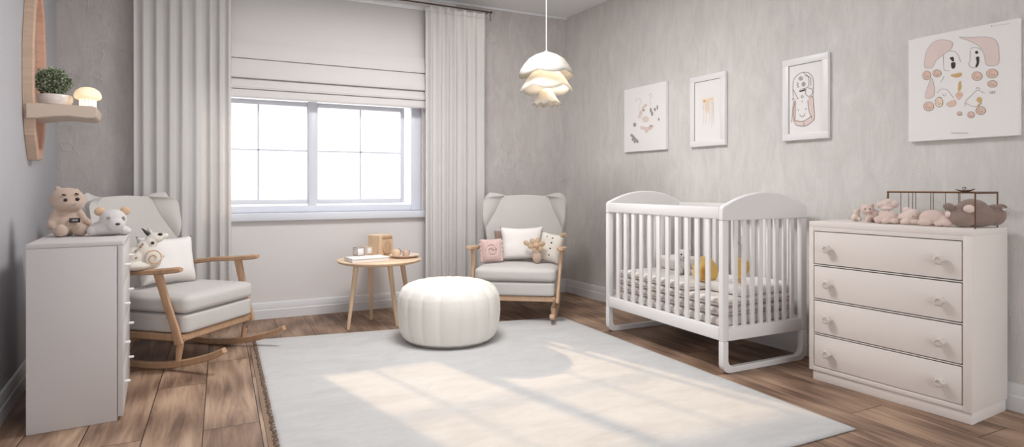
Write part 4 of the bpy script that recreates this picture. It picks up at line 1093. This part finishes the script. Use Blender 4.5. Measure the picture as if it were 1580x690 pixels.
def art4(A):
    A.fill([(163, 272), (172, 205), (205, 155), (255, 134), (312, 145), (305, 180), (262, 212), (228, 240), (208, 275), (185, 280)], 'blush'); A.line([(163, 272), (172, 205), (205, 155), (255, 134), (312, 145), (305, 180), (262, 212), (228, 240), (208, 275), (185, 280)], 'greyink', .002, True)
    A.fill([(350, 118), (400, 118), (470, 114), (520, 125), (540, 165), (542, 245), (515, 262), (482, 255), (472, 205), (450, 165), (410, 140), (375, 128)], 'blush'); A.line([(350, 118), (400, 118), (470, 114), (520, 125), (540, 165), (542, 245), (515, 262), (482, 255), (472, 205), (450, 165), (410, 140), (375, 128)], 'greyink', .002, True)
    for pts in ([(265, 212), (268, 260), (272, 288), (300, 290)], [(300, 190), (325, 192), (345, 212), (355, 245)], [(408, 180), (412, 172), (435, 170), (455, 180)], [(405, 185), (403, 240), (395, 252), (410, 272), (432, 270)], [(232, 405), (255, 385), (285, 388), (305, 410), (320, 430)], [(250, 350), (265, 330), (268, 318)], [(378, 470), (382, 445), (410, 415), (438, 390), (455, 393), (475, 405)], [(382, 455), (410, 468), (440, 472), (460, 452)], [(432, 385), (440, 372), (452, 385)], [(262, 408), (266, 418), (275, 418), (279, 406)], [(235, 428), (245, 425), (258, 430)]): A.line(pts, 'greyink', .0022)
    A.fill([(300, 225), (318, 220), (322, 240), (312, 242), (308, 236)], 'ink'); A.fill([(308, 250), (328, 248), (328, 270), (318, 280), (308, 272)], 'ink')
    A.disc((436, 194), 8, 8, 'ink'); A.fill([(433, 220), (448, 218), (446, 255), (434, 272), (430, 265), (436, 245)], 'ink')
    A.fill([(304, 315), (330, 304), (360, 300), (358, 318), (330, 324)], 'ochre'); A.fill([(345, 355), (357, 342), (360, 375), (352, 392), (343, 392)], 'ochre'); A.fill([(330, 415), (340, 400), (358, 398), (368, 412), (350, 438), (338, 430)], 'salmon'); A.line([(340, 404), (352, 415), (366, 412)], 'ochre', .003)
    A.fill([(203, 332), (218, 385), (214, 420), (192, 432), (168, 428), (180, 380)], 'blush'); A.line([(203, 332), (218, 385), (214, 420), (192, 432), (168, 428), (180, 380)], 'greyink', .002, True)
    A.fill([(284, 460), (300, 448), (325, 440), (332, 458), (318, 472), (295, 473)], 'salmon'); A.line([(284, 460), (300, 448), (325, 440), (332, 458), (318, 472), (295, 473)], 'greyink', .0016, True)
    for (x, y, rx_, ry_) in ((176, 318, 23, 22), (232, 306, 23, 19), (438, 316, 25, 23), (511, 302, 27, 23), (512, 355, 22, 18), (187, 474, 28, 23), (243, 452, 21, 24), (456, 492, 23, 21), (408, 514, 17, 16), (351, 509, 11, 10)):
        A.disc((x, y), rx_, ry_, 'salmon' if x not in (243,) else 'peach'); A.ring((x, y), rx_, ry_, 'ink', .0016); A.ring((x, y), rx_ * .55, ry_ * .55, 'greyink', .002, 14, 20, 250); A.ring((x + 3, y + 2), rx_ * .25, ry_ * .25, 'greyink', .002, 8, 0, 200)
    A.disc((449, 437), 13, 14, 'ochre'); A.line([(440, 470), (450, 460), (460, 452)], 'ochre', .006)
    A.line([(500, 393), (503, 403), (510, 402), (512, 393), (514, 403), (522, 401), (522, 390)], 'greyink', .0024)
    # faint unreadable lines of small print
    for (x0, x1, y0_, y1_) in ((310, 395, 608, 605),):
        n = 16
        for i in range(n):
            a = x0 + (x1 - x0) * i / n; A.line([(a, y0_ - 4 + (i * 7 % 3)), (a + 3.4, y0_ + 3 - (i * 5 % 3))], 'greyink', .0016, False, False)
    for i in range(16):
        a = 518 + 78 * i / 16; yb = 56 - 12 * i / 16; A.line([(a, yb - 2 + (i * 7 % 3)), (a + 3, yb + 2 - (i * 5 % 3))], 'greyink', .0014, False, False)
    A.disc((509, 58), 3, 3.5, 'greyink')
    for i in range(5): A.line([(80 + 5 * i, 141 - i), (83 + 5 * i, 143 - i)], 'greyink', .0014, False, False)

pg = 'pictures on the right wall'
picture('wall_picture', 'unframed white canvas of grey and pink blots nearest the room corner', [(963, 138.5), (1027, 125.5), (963, 235), (1028, 231)], 0, [(83, 280), (318, 237), (85, 637), (322, 625)], art1, pg)
picture('wall_picture', 'narrow white framed picture with a small peach wash above the crib', [(1064, 119), (1118, 111), (1064, 227), (1119, 224)], .045, [(447, 217), (645, 183), (450, 606), (650, 596)], art2, pg)
picture('wall_picture', 'white framed line drawing of a long-haired figure above the crib', [(1206.5, 93), (1277, 81), (1207, 218), (1278, 213)], .045, [(965, 115), (1222, 72), (970, 573), (1225, 555)], art3, pg)
picture('wall_picture', 'large white canvas with pink shapes and dots above the chest of drawers', [(1400, 64), (1571, 25), (1403, 219), (1573, 209)], 0, [(65, 143), (628, 15), (75, 655), (636, 620)], art4, pg, .035)

# ------------------------------------------------------------------ dresser at left
dA = math.radians(4.6)
dr0 = Vector((-.770, 3.300, 0))
DWX, DLY, DH = .360, .760, .845
ds = thing('dresser', 'tall grey-white dresser seen from its side next to the left wall', 'dresser', dr0, dA)
bm = new()
box(bm, 0, DWX - .024, 0, DLY, 0, DH - .022, .003); box(bm, 0, DWX, 0, DLY, DH - .022, DH, .003)
box(bm, DWX - .022, DWX, 0, .02, .02, DH - .022, .002); box(bm, DWX - .022, DWX, DLY - .02, DLY, .02, DH - .022, .002); box(bm, DWX - .022, DWX, .02, DLY - .02, .02, .045, .002)
build('carcass', bm, M['dresser'], ds, 30)
nd = 4; h0 = .052; hh = (DH - .03 - h0) / nd
for i in range(nd):
    a, b = h0 + i * hh, h0 + (i + 1) * hh - .008
    bm = new(); box(bm, DWX - .020, DWX + .001, .024, DLY - .024, a, b, .003); d_ = build('drawer', bm, M['dresser'], ds, 30)
    for yk in (.14, DLY - .14):
        bm = new(); lathe(bm, [(0, 0), (.0075, 0), (.0075, .022), (.0065, .024), (0, .0245)], 16, TRS((DWX, yk, (a + b) / 2), (0, PI / 2, 0))); build('knob', bm, M['white'], d_)

def dresser_pt(px, py): return at_floor(px, py, DH)
q = dresser_pt(104, 364)
b1 = thing('teddy_bear', 'seated taupe plush bear with stitched brows on the dresser', 'soft toy', (q.x, q.y, DH), .38)
plush('body', [((0, 0, .060), (.066, .055, .060)), ((0, .0, .105), (.046, .042, .045)), ((0, -.004, .186), (.076, .062, .064)), ((0, -.012, .170), (.072, .060, .050)), ((-.040, .006, .246), (.014, .011, .013)), ((.044, .006, .238), (.010, .008, .008)),
               ((-.058, -.012, .098), (.021, .022, .050), (0, .35, 0)), ((-.075, -.02, .062), (.018, .020, .026)), ((.056, -.016, .100), (.021, .022, .050), (0, -.45, 0)), ((.082, -.024, .066), (.019, .020, .026), (0, -.4, 0)),
               ((-.042, -.060, .028), (.034, .048, .029)), ((.040, -.060, .028), (.036, .048, .029)), ((-.045, -.095, .034), (.026, .018, .032)), ((.044, -.095, .034), (.026, .018, .032))], M['bear'], b1, .005, 6)
for s, dz in ((-.020, 0), (.030, .004)):
    bm = new(); ball(bm, (s, -.064, .186 + dz), (.0095, .007, .009), u=12, v=8); build('eye', bm, M['dark'], b1)
    bm = new(); ball(bm, (s * 1.1 - .004, -.060, .213 + dz), (.010, .006, .0038), (0, .2 if s < 0 else .4, 0), 12, 8); build('brow', bm, M['dark'], b1)
bm = new(); tube(bm, [(.004, -.0725, .160), (.014, -.0725, .161), (.022, -.070, .167)], .0022, 6); build('mouth', bm, M['piping'], b1)
bm = new(); box(bm, -.004, .042, -.070, -.055, .070, .094, .004); o = build('belly_patch', bm, M['dark'], b1, 30)
bm = new(); box(bm, .006, .030, -.0715, -.069, .077, .087, .001); build('patch_window', bm, M['piping'], o, 30)
q = dresser_pt(160, 364)
b2 = thing('plush_bear', 'pale grey plush bear with tan ears lying next to the taupe bear', 'soft toy', (q.x + .024, q.y + .016, DH), .26)
plush('body', [((.012, -.02, .082), (.062, .052, .056)), ((.020, -.058, .060), (.040, .030, .034)), ((-.035, .0, .038), (.055, .050, .038)), ((.010, .01, .030), (.080, .055, .030)), ((.065, -.02, .022), (.030, .034, .022)), ((-.075, -.01, .028), (.026, .030, .028))], M['greyplush'], b2, .005, 6)
for s in (-1, 1):
    bm = new(); ball(bm, (.012 + s * .056, 0, .126), (.024, .013, .023), (0, s * .4, 0)); build('ear', bm, M['tanear'], b2, 180)
bm = new(); tube(bm, [(-.022, -.066, .094), (-.014, -.070, .098), (-.006, -.070, .096)], .003, 8); tube(bm, [(-.020, -.068, .086), (-.008, -.072, .090)], .002, 6); build('eye', bm, M['piping'], b2)
bm = new(); ball(bm, (.052, -.060, .088), (.009, .006, .012), u=12, v=8); build('eye', bm, M['piping'], b2)
bm = new(); ball(bm, (.024, -.088, .062), (.011, .006, .006), u=12, v=8); build('nose', bm, M['dark'], b2)

# ------------------------------------------------------------------ mirror with shelf on the left wall
def lpt(y, off=0): return Vector((lx(y) + off * math.cos(LA), y + off * math.sin(LA), 0))
MC = lpt(4.30); MZ = 1.755
mr = thing('wall_mirror', 'oval faceted wooden wall mirror with a built-in shelf', 'mirror', (MC.x, MC.y, MZ), LA)
# local: +x into room, y along wall
NA = 12
def ell(k, a, b, x): t = 2 * PI * (k + .5) / NA; return Vector((x, a * math.cos(t), b * math.sin(t)))
A1, B1, A2, B2 = .225, .520, .180, .455
bm = new()
rings = [[bm.verts.new(ell(k, *ab)) for k in range(NA)] for ab in ((A1, B1, .002), (A1, B1, .046), (A1 - .008, B1 - .010, .052), (A2 + .004, B2 + .004, .052), (A2, B2, .048), (A2, B2, .012), (A2 + .03, B2 + .03, .002))]
for i, (a, b) in enumerate(zip(rings, rings[1:] + rings[:1])):
    for k in range(NA):
        f = bm.faces.new((a[k], a[(k + 1) % NA], b[(k + 1) % NA], b[k])); f.material_index = 1 if i in (2, 3, 4) else 0
build('frame', bm, [M['mirrorwood'], M['pinkwood']], mr, 15)
bm = new(); a = [bm.verts.new(ell(k, A2 + .004, B2 + .004, .014)) for k in range(NA)]; b = [bm.verts.new(ell(k, A2 + .004, B2 + .004, .009)) for k in range(NA)]
bm.faces.new(a); bm.faces.new(b[::-1])
for k in range(NA): bm.faces.new((a[k], a[(k + 1) % NA], b[(k + 1) % NA], b[k]))
build('glass', bm, M['mirror'], mr, 0)
SZ = 1.560 - MZ; SL = .335
bm = new()
sec = [(.015, 0), (SL - .02, 0), (SL, -.005), (SL + .002, -.02), (SL - .002, -.055), (SL - .016, -.068), (SL - .04, -.071), (SL * .6, -.064), (.14, -.070), (.06, -.084), (.015, -.088)]
t = new()
prism(bm, [(a, b) for a, b in sec], -.215, .10, 'y')
for v in bm.verts: v.co.z += SZ
o = build('shelf', bm, M['shelfwood'], mr, 30, [('BEVEL', dict(width=.006, segments=3, limit_method='ANGLE', angle_limit=.5))])
def shelf_w(x, y): return Matrix.Translation((MC.x, MC.y, 0)) @ Euler((0, 0, LA)).to_matrix().to_4x4() @ Vector((x, y, 1.5605))
pp = thing('potted_plant', 'bushy grey-green plant in a low white bowl on the mirror shelf', 'plant', shelf_w(.128, -.06))
bm = new(); lathe(bm, [(0, 0), (.052, 0), (.074, .010), (.083, .030), (.084, .055), (.080, .066), (.075, .066), (.076, .05), (.066, .020), (0, .016)], 48); build('pot', bm, M['ceramic'], pp)
bm = new(); lathe(bm, [(0, .058), (.05, .056), (.0745, .050)], 24); build('soil', bm, M['brownspot'], pp)
bm = new(); rnd = random.Random(12)
CB = Vector((-.014, 0, .142))
for i in range(1500):
    th = rnd.uniform(0, 2 * PI); cz = rnd.uniform(-.85, 1); rr = math.sqrt(1 - cz * cz); rad = .080 * rnd.uniform(.55, 1.02)
    d = Vector((rr * math.cos(th), rr * math.sin(th), cz)); p = CB + Vector((d.x * rad, d.y * rad, d.z * rad * .95))
    l = rnd.uniform(.014, .024); w = rnd.uniform(.0045, .0075)
    dirv = (d + Vector((rnd.uniform(-.8, .8), rnd.uniform(-.8, .8), rnd.uniform(-.5, .8)))).normalized(); s = dirv.cross(Vector((rnd.uniform(-1, 1), rnd.uniform(-1, 1), rnd.uniform(-1, 1)))).normalized()
    nrm = dirv.cross(s)
    v = [bm.verts.new(x) for x in (p, p + dirv * l * .5 + s * w + nrm * .002, p + dirv * l, p + dirv * l * .5 - s * w + nrm * .002)]
    bm.faces.new(v)
build('foliage', bm, M['leaf'], pp, 0, recalc=False)
bm = new()
for i in range(26):
    th = rnd.uniform(0, 2 * PI); d = Vector((math.cos(th), math.sin(th), rnd.uniform(.0, 1.6))).normalized()
    tube(bm, [(d.x * .015, d.y * .015, .055), CB + d * .035, CB + d * .075], [.002, .0016, .001], 5)
build('stems', bm, paint('stem_green', RGB(120, 128, 96), .6, .1), pp)
ml = thing('mushroom_lamp', 'small glowing mushroom lamp at the end of the mirror shelf', 'lamp', shelf_w(.283, -.09))
bm = new(); lathe(bm, [(0, .046), (.046, .046), (.062, .052), (.068, .064), (.067, .080), (.057, .100), (.036, .116), (.015, .122), (0, .123)], 48); build('lamp_shade', bm, M['mushcap'], ml, 180)
bm = new(); lathe(bm, [(0, 0), (.040, 0), (.042, .004), (.040, .046), (0, .046)], 32)
build('lamp_base', bm, M['mushstem'], ml, 40)
bm = new()
for k in range(14):
    a = 2 * PI * k / 14; tube(bm, [(.042 * math.cos(a), .042 * math.sin(a), 0), (.042 * math.cos(a), .042 * math.sin(a), .046)], .0022, 6)
build('base_ribs', bm, M['white'], ml)

# ------------------------------------------------------------------ light
w = bpy.data.worlds.new('daylight'); SC.world = w; w.use_nodes = True
bgn = w.node_tree.nodes['Background']; bgn.inputs[0].default_value = (.93, .97, 1.0, 1); bgn.inputs[1].default_value = 2.2
S = bpy.data.lights.new('sun', 'SUN'); S.energy = 2.9; S.color = (1.0, .70, .41); S.angle = math.radians(1.3)
so = bpy.data.objects.new('sun', S); COL.objects.link(so)
dv = Vector((.27, -1.0, -.49 * math.hypot(.27, 1.0)))
so.rotation_euler = dv.to_track_quat('-Z', 'Y').to_euler(); so.location = (0, 8, 4)

# ------------------------------------------------------------------ camera
cam = bpy.data.cameras.new('camera'); co = bpy.data.objects.new('camera', cam); COL.objects.link(co)
co.location = (0, 0, EYE); co.rotation_euler = (PI / 2, 0, -YAW)
cam.sensor_width = 36; cam.sensor_fit = 'HORIZONTAL'; cam.lens = FPX / 1580 * 36; cam.shift_y = -(345 - HZ) / 1580; cam.clip_start = .05
SC.camera = co
vs = SC.view_settings
vs.view_transform = 'Standard'; vs.look = 'None'; vs.gamma = 1; vs.use_curve_mapping = False; vs.exposure = 0.07
